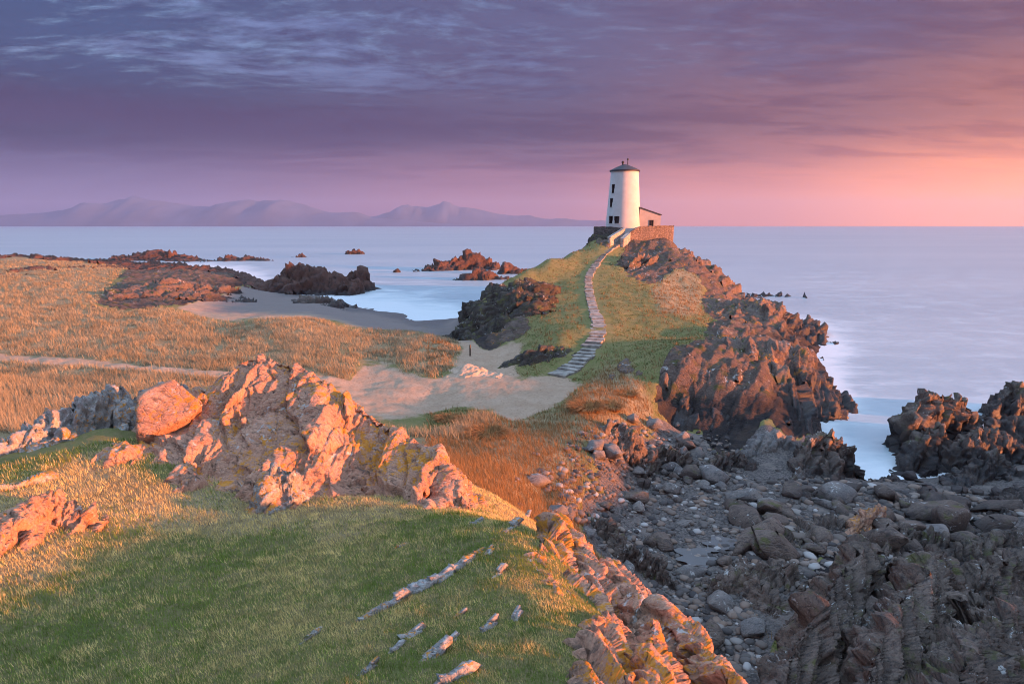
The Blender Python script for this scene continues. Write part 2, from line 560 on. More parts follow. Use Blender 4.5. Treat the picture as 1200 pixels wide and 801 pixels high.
def grid_faces(nr, na, keep=None, wrap=False):
    i = np.arange(nr - 1)[:, None]
    j = np.arange(na if wrap else na - 1)[None]
    j2 = (j + 1) % na
    F = np.stack((i * na + j + 0 * j2, i * na + j2, (i + 1) * na + j2, (i + 1) * na + j), -1).reshape(-1, 4)
    if keep is not None:
        F = F[keep[F].any(1)]
    return F


def compact(V, F, extra=()):
    used = np.zeros(len(V), bool)
    used[F.ravel()] = True
    idx = np.cumsum(used) - 1
    return V[used], idx[F], [e[used] for e in extra]


class Geo:
    """collects boxes / tubes / lathes into ONE mesh part"""
    def __init__(s):
        s.v, s.f = [], []

    def add(s, v, f):
        o = len(s.v)
        s.v += [tuple(float(c) for c in q) for q in v]
        s.f += [tuple(i + o for i in q) for q in f]

    def box(s, lo, hi):
        (x0, y0, z0), (x1, y1, z1) = lo, hi
        s.add([(x0, y0, z0), (x1, y0, z0), (x1, y1, z0), (x0, y1, z0), (x0, y0, z1), (x1, y0, z1), (x1, y1, z1), (x0, y1, z1)],
              [(0, 3, 2, 1), (4, 5, 6, 7), (0, 1, 5, 4), (1, 2, 6, 5), (2, 3, 7, 6), (3, 0, 4, 7)])

    def prism(s, poly, y0, y1):
        n = len(poly)
        s.add([(x, y0, z) for x, z in poly] + [(x, y1, z) for x, z in poly],
              [tuple(range(n)), tuple(range(2 * n - 1, n - 1, -1))] + [(i, i + n, (i + 1) % n + n, (i + 1) % n) for i in range(n)])

    def lathe(s, prof, n=48, cx=0, cy=0):
        v = [(cx + r * math.cos(2 * math.pi * k / n), cy + r * math.sin(2 * math.pi * k / n), z) for r, z in prof for k in range(n)]
        f = [(i * n + k, i * n + (k + 1) % n, (i + 1) * n + (k + 1) % n, (i + 1) * n + k) for i in range(len(prof) - 1) for k in range(n)]
        f.append(tuple(range(n - 1, -1, -1)))
        f.append(tuple((len(prof) - 1) * n + k for k in range(n)))
        s.add(v, f)

    def build(s, name, mat, parent=None, loc=None, bevel=0, smooth=False, rot=None):
        me = bpy.data.meshes.new(name)
        me.from_pydata(s.v, [], s.f)
        me.materials.append(mat)
        if smooth:
            me.polygons.foreach_set("use_smooth", np.ones(len(s.f), bool))
        o = link(name, me, parent, loc, rot)
        if bevel:
            b = o.modifiers.new("bevel", 'BEVEL')
            b.width = bevel
            b.segments = 2
        return o


# ------------------------------------------------------------------ materials
def new_mat(name):
    mt = bpy.data.materials.new(name)
    mt.use_nodes = True
    return mt, N(mt.node_tree)


def finish(n, color, rough=0.9, bump=None, bstr=0.5, bdist=0.05, spec=0.25, sheen=None):
    b = n.n('ShaderNodeBsdfPrincipled')
    n.put(b.inputs['Base Color'], color)
    n.put(b.inputs['Roughness'], rough)
    b.inputs['Specular IOR Level'].default_value = spec
    if bump is not None:
        bp = n.n('ShaderNodeBump')
        bp.inputs['Strength'].default_value = bstr
        bp.inputs['Distance'].default_value = bdist
        n.put(bp.inputs['Height'], bump)
        n.put(b.inputs['Normal'], bp.outputs[0])
    o = n.n('ShaderNodeOutputMaterial')
    n.put(o.inputs[0], b.outputs[0])
    return b


def rock_color(n, pos, nz, z, c1, c2, c3, s, orange=0.0, white=0.0, tide=None, moss=0.0):
    """rock colour: mottled mineral tones, lichen crusts with shapes of their own, black tide zone"""
    a = n.noise(pos, 0.9 * s, 6, 0.65, 0.4)
    b = n.noise(n.mapping(pos, (1.0, 3.5, 1.6), (R(30), R(20), R(62))), 2.6 * s, 6, 0.62)
    c = n.mix(n.rng(a, 0.38, 0.62), c1, c2)
    c = n.mix(n.rng(b, 0.50, 0.68), c, c3)
    dk = n.noise(n.mapping(pos, (1.0, 2.2, 1.4), (R(30), R(20), R(62)), (4, 9, 2)), 6.5 * s, 7, 0.75, 0.4)
    c = n.mix(n.m('MULTIPLY', n.rng(dk, 0.55, 0.66), 0.75), c, tuple(q * 0.35 for q in c3))
    gr_ = n.noise(pos, 22 * s, 3, 0.7)
    c = n.mix(0.8, c, n.ramp(gr_, [(0.3, (0.62, 0.62, 0.63)), (0.7, (1.3, 1.28, 1.25))]), 'MULTIPLY')
    if moss:
        k = n.noise(pos, 1.7 * s, 5, 0.6)
        c = n.mix(n.m('MULTIPLY', n.rng(k, 0.60 - 0.12 * moss, 0.70), n.rng(nz, 0.1, 0.7)), c, (0.085, 0.085, 0.028))
    if white:
        k = n.m('ADD', n.noise(pos, 4.0 * s, 5, 0.68, 0.8), n.m('MULTIPLY', n.noise(pos, 0.7 * s, 2), 0.35))
        c = n.mix(n.m('MULTIPLY', n.rng(k, 0.86 - 0.14 * white, 0.90 - 0.10 * white), 0.85), c, (0.42, 0.42, 0.40))
    if orange:
        k = n.m('ADD', n.noise(pos, 4.6 * s, 8, 0.78, 0.3), n.m('MULTIPLY', n.noise(pos, 0.55 * s, 2), 0.5))
        k = n.m('ADD', k, n.m('MULTIPLY', nz, 0.09))
        c = n.mix(n.m('MULTIPLY', n.rng(k, 0.98 - 0.15 * orange, 1.03 - 0.13 * orange), 0.9), c, n.mix(gr_, (0.40, 0.14, 0.010), (0.60, 0.27, 0.02)))
    if tide is not None:
        zz = n.m('ADD', z, n.m('MULTIPLY', n.noise(pos, 0.45, 4, 0.6), -1.6))
        c = n.mix(n.rng(zz, tide + 0.5, tide - 0.9), c, n.mix(n.rng(a, 0.45, 0.6), (0.028, 0.025, 0.026), (0.055, 0.042, 0.036)))
    return c


def rock_bump(n, pos, s):
    v1 = n.voro(n.mapping(pos, (1.0, 2.6, 1.5), (R(30), R(20), R(62))), 2.8 * s, 'DISTANCE_TO_EDGE')
    h = n.m('MULTIPLY', n.rng(v1, 0.0, 0.12), 0.30)
    h = n.m('ADD', h, n.noise(n.mapping(pos, (1.0, 3.0, 1.4), (R(30), R(20), R(62))), 5.0 * s, 8, 0.68, 0.5))
    return n.m('ADD', h, n.m('MULTIPLY', n.noise(pos, 26 * s, 4, 0.7), 0.35))


def make_rock(name, c1, c2, c3, s=1.0, bump=0.9, bd=0.06, rough=0.85, **kw):
    mt, n = new_mat(name)
    g = n.n('ShaderNodeNewGeometry')
    pos = g.outputs['Position']
    nz = n.sep(g.outputs['Normal'])[2]
    z = n.sep(pos)[2]
    c = rock_color(n, pos, nz, z, c1, c2, c3, s, **kw)
    r = rough
    if kw.get('tide') is not None:
        r = n.rng(z, kw['tide'] - 0.6, kw['tide'] + 1.0, 0.5, rough)
    finish(n, c, r, rock_bump(n, pos, s), bump * 0.75, bd * 0.6, 0.3)
    return mt


ROCK_WARM = make_rock("rock_crag", (0.38, 0.205, 0.135), (0.45, 0.27, 0.185), (0.14, 0.09, 0.068), 1.5, 1.0, 0.06, orange=0.85, white=0.45)
ROCK_LICHEN = make_rock("rock_lichen", (0.26, 0.25, 0.24), (0.34, 0.32, 0.30), (0.15, 0.15, 0.145), 2.6, 1.0, 0.04, orange=0.95, white=1.2, moss=0.5)
ROCK_MID = make_rock("rock_headland", (0.115, 0.08, 0.064), (0.165, 0.122, 0.10), (0.06, 0.048, 0.043), 0.55, 1.0, 0.14, orange=0.25, white=0.4, tide=2.0, moss=0.7)
ROCK_DARK = make_rock("rock_shore", (0.105, 0.078, 0.064), (0.17, 0.13, 0.105), (0.055, 0.046, 0.043), 1.0, 1.0, 0.08, 0.75, white=0.35, tide=1.0, moss=0.5)
ROCK_BLACK = make_rock("rock_cliff_dark", (0.05, 0.042, 0.036), (0.075, 0.064, 0.052), (0.03, 0.027, 0.026), 0.8, 1.0, 0.12, 0.9, white=0.3, moss=0.9)
ROCK_GREY = make_rock("rock_boulder", (0.14, 0.13, 0.125), (0.21, 0.185, 0.165), (0.085, 0.08, 0.08), 1.6, 0.8, 0.04, 0.8, white=0.5, tide=0.7)
ROCK_SEA = make_rock("rock_islet", (0.085, 0.046, 0.036), (0.12, 0.066, 0.05), (0.045, 0.034, 0.03), 0.35, 1.0, 0.2, tide=0.2)

# ground: turf, dry grass, sand, shingle and rock by the painted cover of the land
GROUND, n = new_mat("ground_cover")
geo = n.n('ShaderNodeNewGeometry')
pos = geo.outputs['Position']
nz = n.sep(geo.outputs['Normal'])[2]
zz = n.sep(pos)[2]
at = n.n('ShaderNodeAttribute', attribute_name="zones")
zr, zs, zd = n.sep(at.outputs['Color'])
zp = at.outputs['Alpha']
t1 = n.noise(pos, 0.8, 6, 0.65)
t2 = n.noise(pos, 7.0, 6, 0.72)
t3 = n.noise(pos, 38.0, 4, 0.75)
green = n.mix(n.rng(t1, 0.35, 0.65), (0.115, 0.135, 0.036), (0.19, 0.175, 0.065))
green = n.mix(n.rng(t2, 0.42, 0.66), green, (0.22, 0.175, 0.085))
dryc = n.mix(n.rng(t1, 0.35, 0.65), (0.235, 0.18, 0.095), (0.31, 0.25, 0.145))
dryc = n.mix(n.rng(t2, 0.50, 0.68), dryc, (0.13, 0.085, 0.04))
dm = n.m('ADD', n.m('MULTIPLY', zd, 0.9), n.m('MULTIPLY', n.m('SUBTRACT', t2, 0.5), 0.9))
grass = n.mix(n.rng(dm, 0.25, 0.75), green, dryc)
grass = n.mix(0.75, grass, n.ramp(t3, [(0.30, (0.55, 0.55, 0.55)), (0.70, (1.4, 1.4, 1.35))]), 'MULTIPLY')
wet = n.rng(zz, 0.9, 0.25)
sandc = n.mix(n.rng(t1, 0.3, 0.7), (0.34, 0.235, 0.155), (0.41, 0.30, 0.21))
sandc = n.mix(n.rng(t2, 0.50, 0.66), sandc, (0.23, 0.155, 0.10))
sandc = n.mix(n.rng(zz, 2.4, 1.8), sandc, (0.20, 0.165, 0.15))
sandc = n.mix(wet, sandc, (0.11, 0.095, 0.09))
pv = n.n('ShaderNodeTexVoronoi')
n.put(pv.inputs['Vector'], pos)
pv.inputs['Scale'].default_value = 14.0
pebc = n.mix(n.sep(pv.outputs['Color'])[0], (0.06, 0.055, 0.053), (0.18, 0.155, 0.14))
pebc = n.mix(n.rng(t1, 0.52, 0.66), pebc, (0.19, 0.16, 0.14))
rc = rock_color(n, pos, nz, zz, (0.115, 0.08, 0.064), (0.165, 0.122, 0.10), (0.06, 0.048, 0.043), 0.55, orange=0.2, white=0.4, tide=2.0, moss=0.8)
sm = n.rng(n.m('ADD', zs, n.m('ADD', n.m('MULTIPLY', n.m('SUBTRACT', t2, 0.5), 1.5), n.m('MULTIPLY', n.m('SUBTRACT', t1, 0.5), 1.1))), 0.25, 0.75)
cc = n.mix(sm, grass, sandc)
cc = n.mix(n.rng(n.m('ADD', zp, n.m('MULTIPLY', n.m('SUBTRACT', t2, 0.5), 0.8)), 0.35, 0.65), cc, pebc)
rm = n.rng(n.m('ADD', n.m('ADD', zr, n.m('MULTIPLY', n.m('SUBTRACT', t2, 0.5), 0.6)), n.m('MULTIPLY', n.m('SUBTRACT', 0.75, nz), 0.5)), 0.35, 0.60)
cc = n.mix(rm, cc, rc)
bh = n.m('ADD', n.m('MULTIPLY', t2, 0.6), n.m('MULTIPLY', t3, 0.35))
bh = n.m('ADD', bh, n.m('MULTIPLY', n.m('MULTIPLY', rock_bump(n, pos, 0.55), rm), 1.6))
bh = n.m('ADD', bh, n.m('MULTIPLY', n.m('MULTIPLY', pv.outputs['Distance'], zp), -0.7))
bh = n.m('MULTIPLY', bh, n.m('SUBTRACT', 1.0, n.m('MULTIPLY', sm, 0.45)))
finish(n, cc, n.m('SUBTRACT', 0.95, n.m('MULTIPLY', wet, n.m('MULTIPLY', sm, 0.45))), bh, 0.9, 0.09, 0.2)

SEA, n = new_mat("sea_water")
geo = n.n('ShaderNodeNewGeometry')
pos = geo.outputs['Position']
fo = n.sep(n.n('ShaderNodeAttribute', attribute_name="foam").outputs['Color'])[0]
w1 = n.noise(n.mapping(pos, (0.10, 0.22, 1), (0, 0, R(-18))), 1.0, 6, 0.6, 1.2)
w2 = n.noise(n.mapping(pos, (0.4, 0.9, 1), (0, 0, R(12))), 1.0, 6, 0.65, 1.5)
w3 = n.noise(n.mapping(pos, (0.004, 0.02, 1)), 1.0, 4, 0.5)
foam = n.rng(n.m('ADD', fo, n.m('ADD', n.m('MULTIPLY', n.m('SUBTRACT', w1, 0.5), 0.9), n.m('MULTIPLY', n.m('SUBTRACT', w2, 0.5), 0.55))), 0.25, 0.95)
wc = n.mix(n.rng(w3, 0.35, 0.65), (0.30, 0.40, 0.45), (0.36, 0.45, 0.49))
wc = n.mix(foam, wc, (0.60, 0.64, 0.66))
bmp = n.m('ADD', n.m('MULTIPLY', w2, 0.6), n.noise(n.mapping(pos, (0.9, 2.0, 1)), 1.0, 4, 0.6))
finish(n, wc, n.rng(foam, 0.0, 1.0, 0.33, 0.7), bmp, 0.25, 0.12, 0.5)


def plain(name, c, rough=0.8, var=0.15, scale=3.0, bump=0.3, bd=0.02, spec=0.3):
    mt, n = new_mat(name)
    p = n.n('ShaderNodeNewGeometry').outputs['Position']
    k = n.noise(p, scale, 6, 0.65)
    c1 = tuple(q * (1 - var) for q in c)
    c2 = tuple(min(1, q * (1 + var)) for q in c)
    finish(n, n.mix(n.rng(k, 0.3, 0.7), c1, c2), rough, n.noise(p, scale * 6, 5, 0.7), bump, bd, spec)
    return mt


WHITEWASH = plain("whitewash", (0.54, 0.535, 0.525), 0.85, 0.06, 0.8, 0.4, 0.03)
ROOF_DARK = plain("roof_lead", (0.035, 0.032, 0.042), 0.6, 0.2, 1.5)
FRAME_DARK = plain("frame_paint", (0.05, 0.035, 0.035), 0.6)
PANE = plain("window_glass", (0.012, 0.010, 0.012), 0.15, 0.1, 1.0, 0.02, 0.005, 0.5)
ANNEX_PAINT = plain("annex_render", (0.46, 0.41, 0.385), 0.9, 0.08, 0.9)
SLATE = plain("roof_slate", (0.07, 0.06, 0.065), 0.7, 0.3, 2.0)
STEP_STONE = plain("step_stone", (0.26, 0.24, 0.21), 0.9, 0.5, 1.6, 0.9, 0.05)
TIMBER = plain("weathered_timber", (0.10, 0.075, 0.055), 0.9, 0.3, 5)
METAL_DARK = plain("dark_metal", (0.03, 0.028, 0.03), 0.5)
HILL = plain("far_hill", (0.07, 0.095, 0.155), 0.95, 0.2, 0.003, 0.2, 5.0)  # pale blue base colour has some of the distance haze painted in


def wall_mat(name, a, b, mortar, s=2.6):
    mt, n = new_mat(name)
    p = n.n('ShaderNodeNewGeometry').outputs['Position']
    q = n.mapping(p, (1, 1, 1.6))
    e = n.voro(q, s, 'DISTANCE_TO_EDGE')
    cl = n.sep(n.voro(q, s, 'F1', 'Color'))[0]
    c = n.mix(n.rng(e, 0.0, 0.07), mortar, n.mix(cl, a, b))
    c = n.mix(0.6, c, n.ramp(n.noise(p, 7, 5, 0.7), [(0.3, 0.6), (0.7, 1.35)]), 'MULTIPLY')
    finish(n, c, 0.92, n.m('ADD', n.rng(e, 0.0, 0.12), n.m('MULTIPLY', n.noise(p, 12, 5, 0.7), 0.6)), 0.9, 0.06)
    return mt


STONE_GREY = wall_mat("wall_stone", (0.10, 0.095, 0.09), (0.19, 0.175, 0.16), (0.08, 0.07, 0.065))
STONE_WARM = wall_mat("wall_stone_warm", (0.19, 0.145, 0.12), (0.30, 0.235, 0.20), (0.13, 0.10, 0.085))
STONE_LIME = wall_mat("wall_limewashed", (0.36, 0.34, 0.31), (0.52, 0.50, 0.46), (0.26, 0.24, 0.22))

BLADE, n = new_mat("grass_blade")
bc_ = n.n('ShaderNodeAttribute', attribute_name="tint").outputs['Color']
bs = finish(n, bc_, 0.75, None, spec=0.2)
tr = n.n('ShaderNodeBsdfTranslucent')
n.put(tr.inputs[0], bc_)
mx = n.n('ShaderNodeMixShader')
mx.inputs[0].default_value = 0.35
n.put(mx.inputs[1], bs.outputs[0])
n.put(mx.inputs[2], tr.outputs[0])
n.put([q for q in n.t.nodes if q.type == 'OUTPUT_MATERIAL'][0].inputs[0], mx.outputs[0])

# ------------------------------------------------------------------ setting: land and sea
F = grid_faces(NR, NA, keep=verts[:, 2] > -1.6, wrap=True)
V_, F_, (Z_,) = compact(verts, F, (zones,))
terrain = link("terrain", mesh_np("terrain", V_, F_, GROUND, True, {"zones": Z_}))
set_props(terrain, kind="structure")

SA = np.radians(np.concatenate((np.arange(-180, -50, 3.0), np.arange(-50, 50, 0.4), np.arange(50, 180, 3.0))))
SR = np.concatenate((18 * np.exp(np.arange(0, math.log(330 / 18), 0.02)), np.geomspace(340, 10800, 60)))
sxy = np.stack((np.outer(SR, np.sin(SA)).ravel(), np.outer(SR, np.cos(SA)).ravel()), 1)
sg = gh(sxy)
sg[np.hypot(sxy[:, 0], sxy[:, 1]) > 320] = -3
fm = sstep(-2.6, 0.1, sg)
fm = 0.36 + 0.62 * fm
_r = np.hypot(sxy[:, 0], sxy[:, 1])
fm = np.where(_r > 200, fm * np.exp(-(_r - 200) / 500), fm)
F = grid_faces(len(SR), len(SA), keep=sg < 0.35, wrap=True)
V_, F_, (Z_,) = compact(np.column_stack((sxy, np.zeros(len(sxy)))), F, (np.repeat(fm[:, None], 4, 1),))
sea = link("sea", mesh_np("sea", V_, F_, SEA, True, {"foam": Z_}))
set_props(sea, kind="structure")
#PART2
# far mountains across the bay, beyond the haze
def ridge(px0, px1, prof, dist, depth, seed):
    """a mountain range: real relief, its skyline through (photo x, pixels above the horizon)"""
    xs = np.linspace(px0, px1, 260)
    hs = np.interp(xs, [q[0] for q in prof], [q[1] for q in prof])
    hs = hs + 1.0 * fbm(np.stack((xs / 22, xs * 0), 1), 4, seed=seed) * np.clip(hs / 8, 0, 1)
    hs = np.maximum(hs, 0.3)
    rows = np.linspace(0, 1, 14)
    V = []
    for t in rows:
        y = dist + (t - 0.5) * depth
        prof_t = np.sin(np.pi * t) ** 0.9
        xx = (xs - 600) / FPX * dist / CP
        z = hs / FPX * dist / CP * prof_t
        z = z * (1 + (0.5 * fbm(np.stack((xx / 500, np.full_like(xx, y / 500)), 1), 4, seed=seed + 3)) * (4 * t * (1 - t) < 0.97)) - 12 * (1 - prof_t)
        V.append(np.stack((xx, np.full_like(xx, y), z), 1))
    V = np.concatenate(V)
    return V, grid_faces(len(rows), len(xs))


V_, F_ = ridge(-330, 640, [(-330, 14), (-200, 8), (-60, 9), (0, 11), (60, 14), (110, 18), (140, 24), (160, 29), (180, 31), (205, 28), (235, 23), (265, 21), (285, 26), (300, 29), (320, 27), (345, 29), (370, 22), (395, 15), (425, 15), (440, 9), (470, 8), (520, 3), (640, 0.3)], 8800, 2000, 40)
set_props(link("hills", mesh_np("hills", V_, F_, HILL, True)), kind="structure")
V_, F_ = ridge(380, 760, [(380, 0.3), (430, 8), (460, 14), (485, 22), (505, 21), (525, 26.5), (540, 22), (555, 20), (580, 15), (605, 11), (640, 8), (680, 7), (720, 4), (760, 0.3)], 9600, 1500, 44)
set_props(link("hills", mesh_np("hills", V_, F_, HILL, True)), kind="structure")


# ------------------------------------------------------------------ rock builders
def hull(seed, cnt=12, box=True):
    import bmesh
    rg = np.random.default_rng(seed)
    bm = bmesh.new()
    if box:
        c = np.array([(a, b, d) for a in (-1, 1) for b in (-1, 1) for d in (-1, 1)], float)
        p = c * rg.uniform(0.80, 1.0, (8, 3)) + np.array((0.35, 0, 0)) * rg.normal() * c[:, 2:3]
    else:
        p = rg.normal(size=(cnt, 3))
        p /= np.linalg.norm(p, axis=1, keepdims=True)
    for q in p:
        bm.verts.new(q)
    r = bmesh.ops.convex_hull(bm, input=bm.verts)
    bmesh.ops.delete(bm, geom=[v for v in bm.verts if not v.link_faces], context='VERTS')
    bmesh.ops.triangulate(bm, faces=bm.faces)
    bm.verts.index_update()
    V = np.array([v.co for v in bm.verts])
    F = np.array([[v.index for v in f.verts] for f in bm.faces])
    bm.free()
    return V, F


SLABS = [hull(700 + k) for k in range(14)]


def add_blocks(V, F, M, cnt, s0, s1, seed, ok=None, shape=(1.7, 0.55, 1.0), pop=0.1):
    """angular joint blocks seated in a rock surface, aligned with its bedding"""
    rg = np.random.default_rng(seed)
    T = np.vstack((F[:, [0, 1, 2]], F[:, [0, 2, 3]]))
    A_, B_, C_ = V[T[:, 0]], V[T[:, 1]], V[T[:, 2]]
    cr = np.cross(B_ - A_, C_ - A_)
    ar = np.linalg.norm(cr, axis=1)
    wgt = ar * (1.0 if ok is None else ok((A_ + B_ + C_) / 3))
    pick = rg.choice(len(T), cnt, p=wgt / wgt.sum())
    cen = (A_[pick] + B_[pick] + C_[pick]) / 3
    nn = cr[pick] / ar[pick][:, None]
    nn[nn[:, 2] < 0] *= -1
    ax = M / np.linalg.norm(M, axis=0, keepdims=True)       # columns: along, across, third
    Vs, Fs, o = [V], [T], len(V)
    for i in range(cnt):
        hv_, hf_ = SLABS[rg.integers(len(SLABS))]
        sz = s0 * (s1 / s0) ** (rg.random() ** 1.6)
        loc = hv_ * np.array(shape) * sz * rg.uniform(0.75, 1.3, 3)
        w_ = rg.normal(size=3) * 0.14
        K = np.array([[0, -w_[2], w_[1]], [w_[2], 0, -w_[0]], [-w_[1], w_[0], 0]])
        Q, _r = np.linalg.qr(np.eye(3) + K)
        Q = Q * np.sign(np.diag(_r))
        loc = (loc @ ax.T) @ Q.T
        sup = (loc @ nn[i]).max()
        Vs.append(loc + cen[i] - nn[i] * (sup - min(0.4 * sup, pop * rg.uniform(0.15, 1.0))))
        Fs.append(hf_ + o)
        o += len(hv_)
    return np.concatenate(Vs), np.concatenate(Fs)


def crag(name, label, cat, ribs, mat, res=0.06, rough=0.5, joint=0.8, strike=R(62), dip=R(60), stretch=(2.2, 0.6, 1.2), seed=1, group=None, sink=0.35, power=1.5, base=None, blocks=None, shape=(1.7, 0.5, 1.1)):
    """a rock mass grown from crest lines: ribs = [(points, half width)]; its foot is buried in the ground"""
    P_ = np.concatenate([np.array(r[0]) for r in ribs])
    W_ = max(max(r[1]) if isinstance(r[1], tuple) else r[1] for r in ribs)
    lo, hi = P_[:, :2].min(0) - W_ - 0.2, P_[:, :2].max(0) + W_ + 0.2
    nx, ny = (int((hi[k] - lo[k]) / res) + 2 for k in (0, 1))
    X, Y = np.meshgrid(np.linspace(lo[0], hi[0], nx), np.linspace(lo[1], hi[1], ny))
    xy = np.stack((X.ravel(), Y.ravel()), 1)
    g = gh(xy)
    if base is not None:
        g = np.maximum(g, base)
    h = g - 2.0
    wob = 1 + 0.55 * fbm(xy / (joint * 1.4), 3, 0.55, seed=seed)
    for pts, wd in ribs:
        pts = np.array(pts, float)
        for a, b in zip(pts[:-1], pts[1:]):
            ab = b[:2] - a[:2]
            tu = ((xy - a[:2]) @ ab) / (ab @ ab + 1e-9)
            t = np.clip(tu, 0, 1)
            d = np.hypot(*(xy - a[:2] - t[:, None] * ab).T) * wob
            zc = a[2] + t * (b[2] - a[2])
            if isinstance(wd, tuple):      # (left, right) of the line's direction
                cr = ab[0] * (xy[:, 1] - a[1]) - ab[1] * (xy[:, 0] - a[0])
                cr = cr / (np.hypot(*ab) + 1e-9)
                ww = wd[1] + (wd[0] - wd[1]) * sstep(-0.15, 0.15, cr)
                ln = np.hypot(*ab)
                if a is pts[0] or np.array_equal(a, pts[0]):
                    ww = ww + (min(wd) - ww) * sstep(0.0, 0.5, -tu * ln)
                if np.array_equal(b, pts[-1]):
                    ww = ww + (min(wd) - ww) * sstep(0.0, 0.5, (tu - 1) * ln)
            else:
                ww = wd
            q = zc - (np.minimum(d / ww, 1.6) ** power) * (np.maximum(zc - g, 0.15) + sink)
            h = np.maximum(h, q)
    V = np.column_stack((xy, h))
    keep = h > g - sink * 0.9 - 0.05
    nrm = grid_normals(V, ny, nx)
    k2 = keep
    V2 = V.copy()
    V2[k2] += nrm[k2] * rock_disp(V[k2], axes(strike, dip, stretch), joint, joint * rough, seed)[:, None]
    F = grid_faces(ny, nx, keep=None)
    F = F[keep[F].all(1)]
    V2, F, _ = compact(V2, F)
    ext = max(hi[0] - lo[0], hi[1] - lo[1])
    blocks = blocks or (0,)
    if blocks[0]:
        V2, F = add_blocks(V2, F, axes(strike, dip, stretch), blocks[0], blocks[1], blocks[2], seed + 9, lambda c: (c[:, 2] > np.maximum(gh(c[:, :2]), -0.3) - 0.05) + 1e-6, shape, 0.17 * joint)
    o = link(name, mesh_np(name, V2, F, mat, False))
    return set_props(o, label, cat, group)


def ico(sub):
    import bmesh
    bm = bmesh.new()
    bmesh.ops.create_icosphere(bm, subdivisions=sub, radius=1.0)
    V = np.array([v.co for v in bm.verts])
    F = np.array([[v.index for v in f.verts] for f in bm.faces])
    bm.free()
    return V, F


ICO = {k: ico(k) for k in (2, 3, 4, 5)}


def boulder_mesh(name, mat, sub=4, seed=1, cuts=11, rough=0.10, dims=(1, 0.8, 0.65), smooth=True, keepr=0.72):
    """angular block: a ball cut by random planes, edges worn, surface broken"""
    rg = np.random.default_rng(seed)
    V, F = ICO[sub]
    nr = rg.normal(size=(cuts, 3))
    nr /= np.linalg.norm(nr, axis=1, keepdims=True)
    dist = rg.uniform(keepr - 0.14, keepr + 0.14, cuts)
    dots = V @ nr.T
    rad = np.where(dots > 0.05, dist / np.maximum(dots, 0.05), 9).min(1)
    rad = np.minimum(rad, 1.08)
    V2 = V * rad[:, None]
    d = fbm(V2 * 2.2 + seed * 3.1, 4, 0.55, seed=seed) * rough + rock_disp(V2 + seed, axes(0.5, 0.8, (1.5, 0.6, 1)), 0.6, rough * 0.7, seed) * (sub > 3)
    V2 = V2 * (1 + d[:, None])
    V2 = V2 * np.array(dims)
    V2[:, 2] -= V2[:, 2].min()
    return mesh_np(name, V2, F, mat, smooth)


def PP(*a):
    """polyline of crest points from (photo x, photo y, metres ahead)"""
    return [P(*q) for q in a]


# ------------------------------------------------------------------ islets and skerries
def islet(label, pts, wd, seed, res=0.5, name="sea_rock", power=1.3, mat=ROCK_SEA):
    crag(name, label, "rock", [(PP(*pts), wd)], mat, res, 0.55, 2.6, seed=seed, group="rocks standing in the sea", sink=0.6, power=power, base=-0.8)


islet("long low reddish islet with a rising hump, centre of the bay", [(494, 315, 184), (515, 306, 186), (535, 303, 188), (548, 293, 190), (572, 303, 190)], 5.0, 201)
islet("dark jagged rock nearer the shore below the long islet", [(536, 326, 152), (555, 317, 153), (570, 315, 154), (584, 322, 154)], 4.0, 202)
islet("small dark rock just left of the green hill's skyline", [(590, 311, 172), (600, 308, 173), (610, 312, 174)], 3.0, 203)
islet("broad dark red rocky point farthest out on the left", [(124, 303, 235), (150, 299, 240), (185, 294, 242), (210, 299, 240), (238, 307, 232)], 9, 204, 0.7)
islet("low rocky spit trailing off beside the far red point", [(245, 307, 232), (270, 300, 236), (290, 300, 238), (312, 304, 236)], 6, 205, 0.7)
islet("big domed red rock at the end of the left beach", [(318, 328, 122), (340, 313, 124), (360, 311, 124), (380, 316, 123), (396, 322, 122)], 6.0, 206, 0.4)
islet("dark rock standing off the tip of the domed rock", [(398, 325, 126), (412, 316, 128), (424, 315, 128)], 3.4, 207, 0.4)
islet("low wet ledge in the water at the domed rock's foot", [(396, 331, 119), (410, 327, 121), (420, 327, 121)], 2.0, 208, 0.4)
islet("tiny black skerry alone in open water, left of centre", [(408, 293, 290), (415, 291, 291), (421, 293, 291)], 2.6, 209, 0.6)
islet("tiny black skerry nearest the long islet's left end", [(460, 318.5, 177), (463, 317.5, 177)], 1.6, 210, 0.4)
islet("speck of black rock far out beyond the domed rock", [(349, 298, 262), (354, 297, 262)], 2.6, 219, 0.6)
islet("dark weedy rock stranded on the sand at the waterline", [(340, 363, 93), (360, 350, 96), (375, 349, 97), (388, 357, 95)], 3.0, 211, 0.3, mat=ROCK_DARK)
islet("small black rock on the wet sand at the water's edge", [(399, 357, 98), (406, 355, 98)], 1.4, 212, 0.25, mat=ROCK_DARK)
islet("flat black skerry off the headland, larger of the pair", [(882, 347, 116), (895, 342, 118), (912, 344, 117), (922, 348, 116)], 3.0, 213, 0.35, mat=ROCK_DARK)
islet("low black skerry touching the headland, left of the pair", [(862, 350, 113), (872, 346, 115), (880, 348, 114)], 2.0, 214, 0.35, mat=ROCK_DARK)

# left headland ledges
def lcrag(label, ribs, seed, mat=ROCK_MID, res=0.3, joint=2.0, rough=0.5, name="rock_ledge", group=None, **kw):
    return crag(name, label, "rock", ribs, mat, res, rough, joint, seed=seed, group=group, **kw)


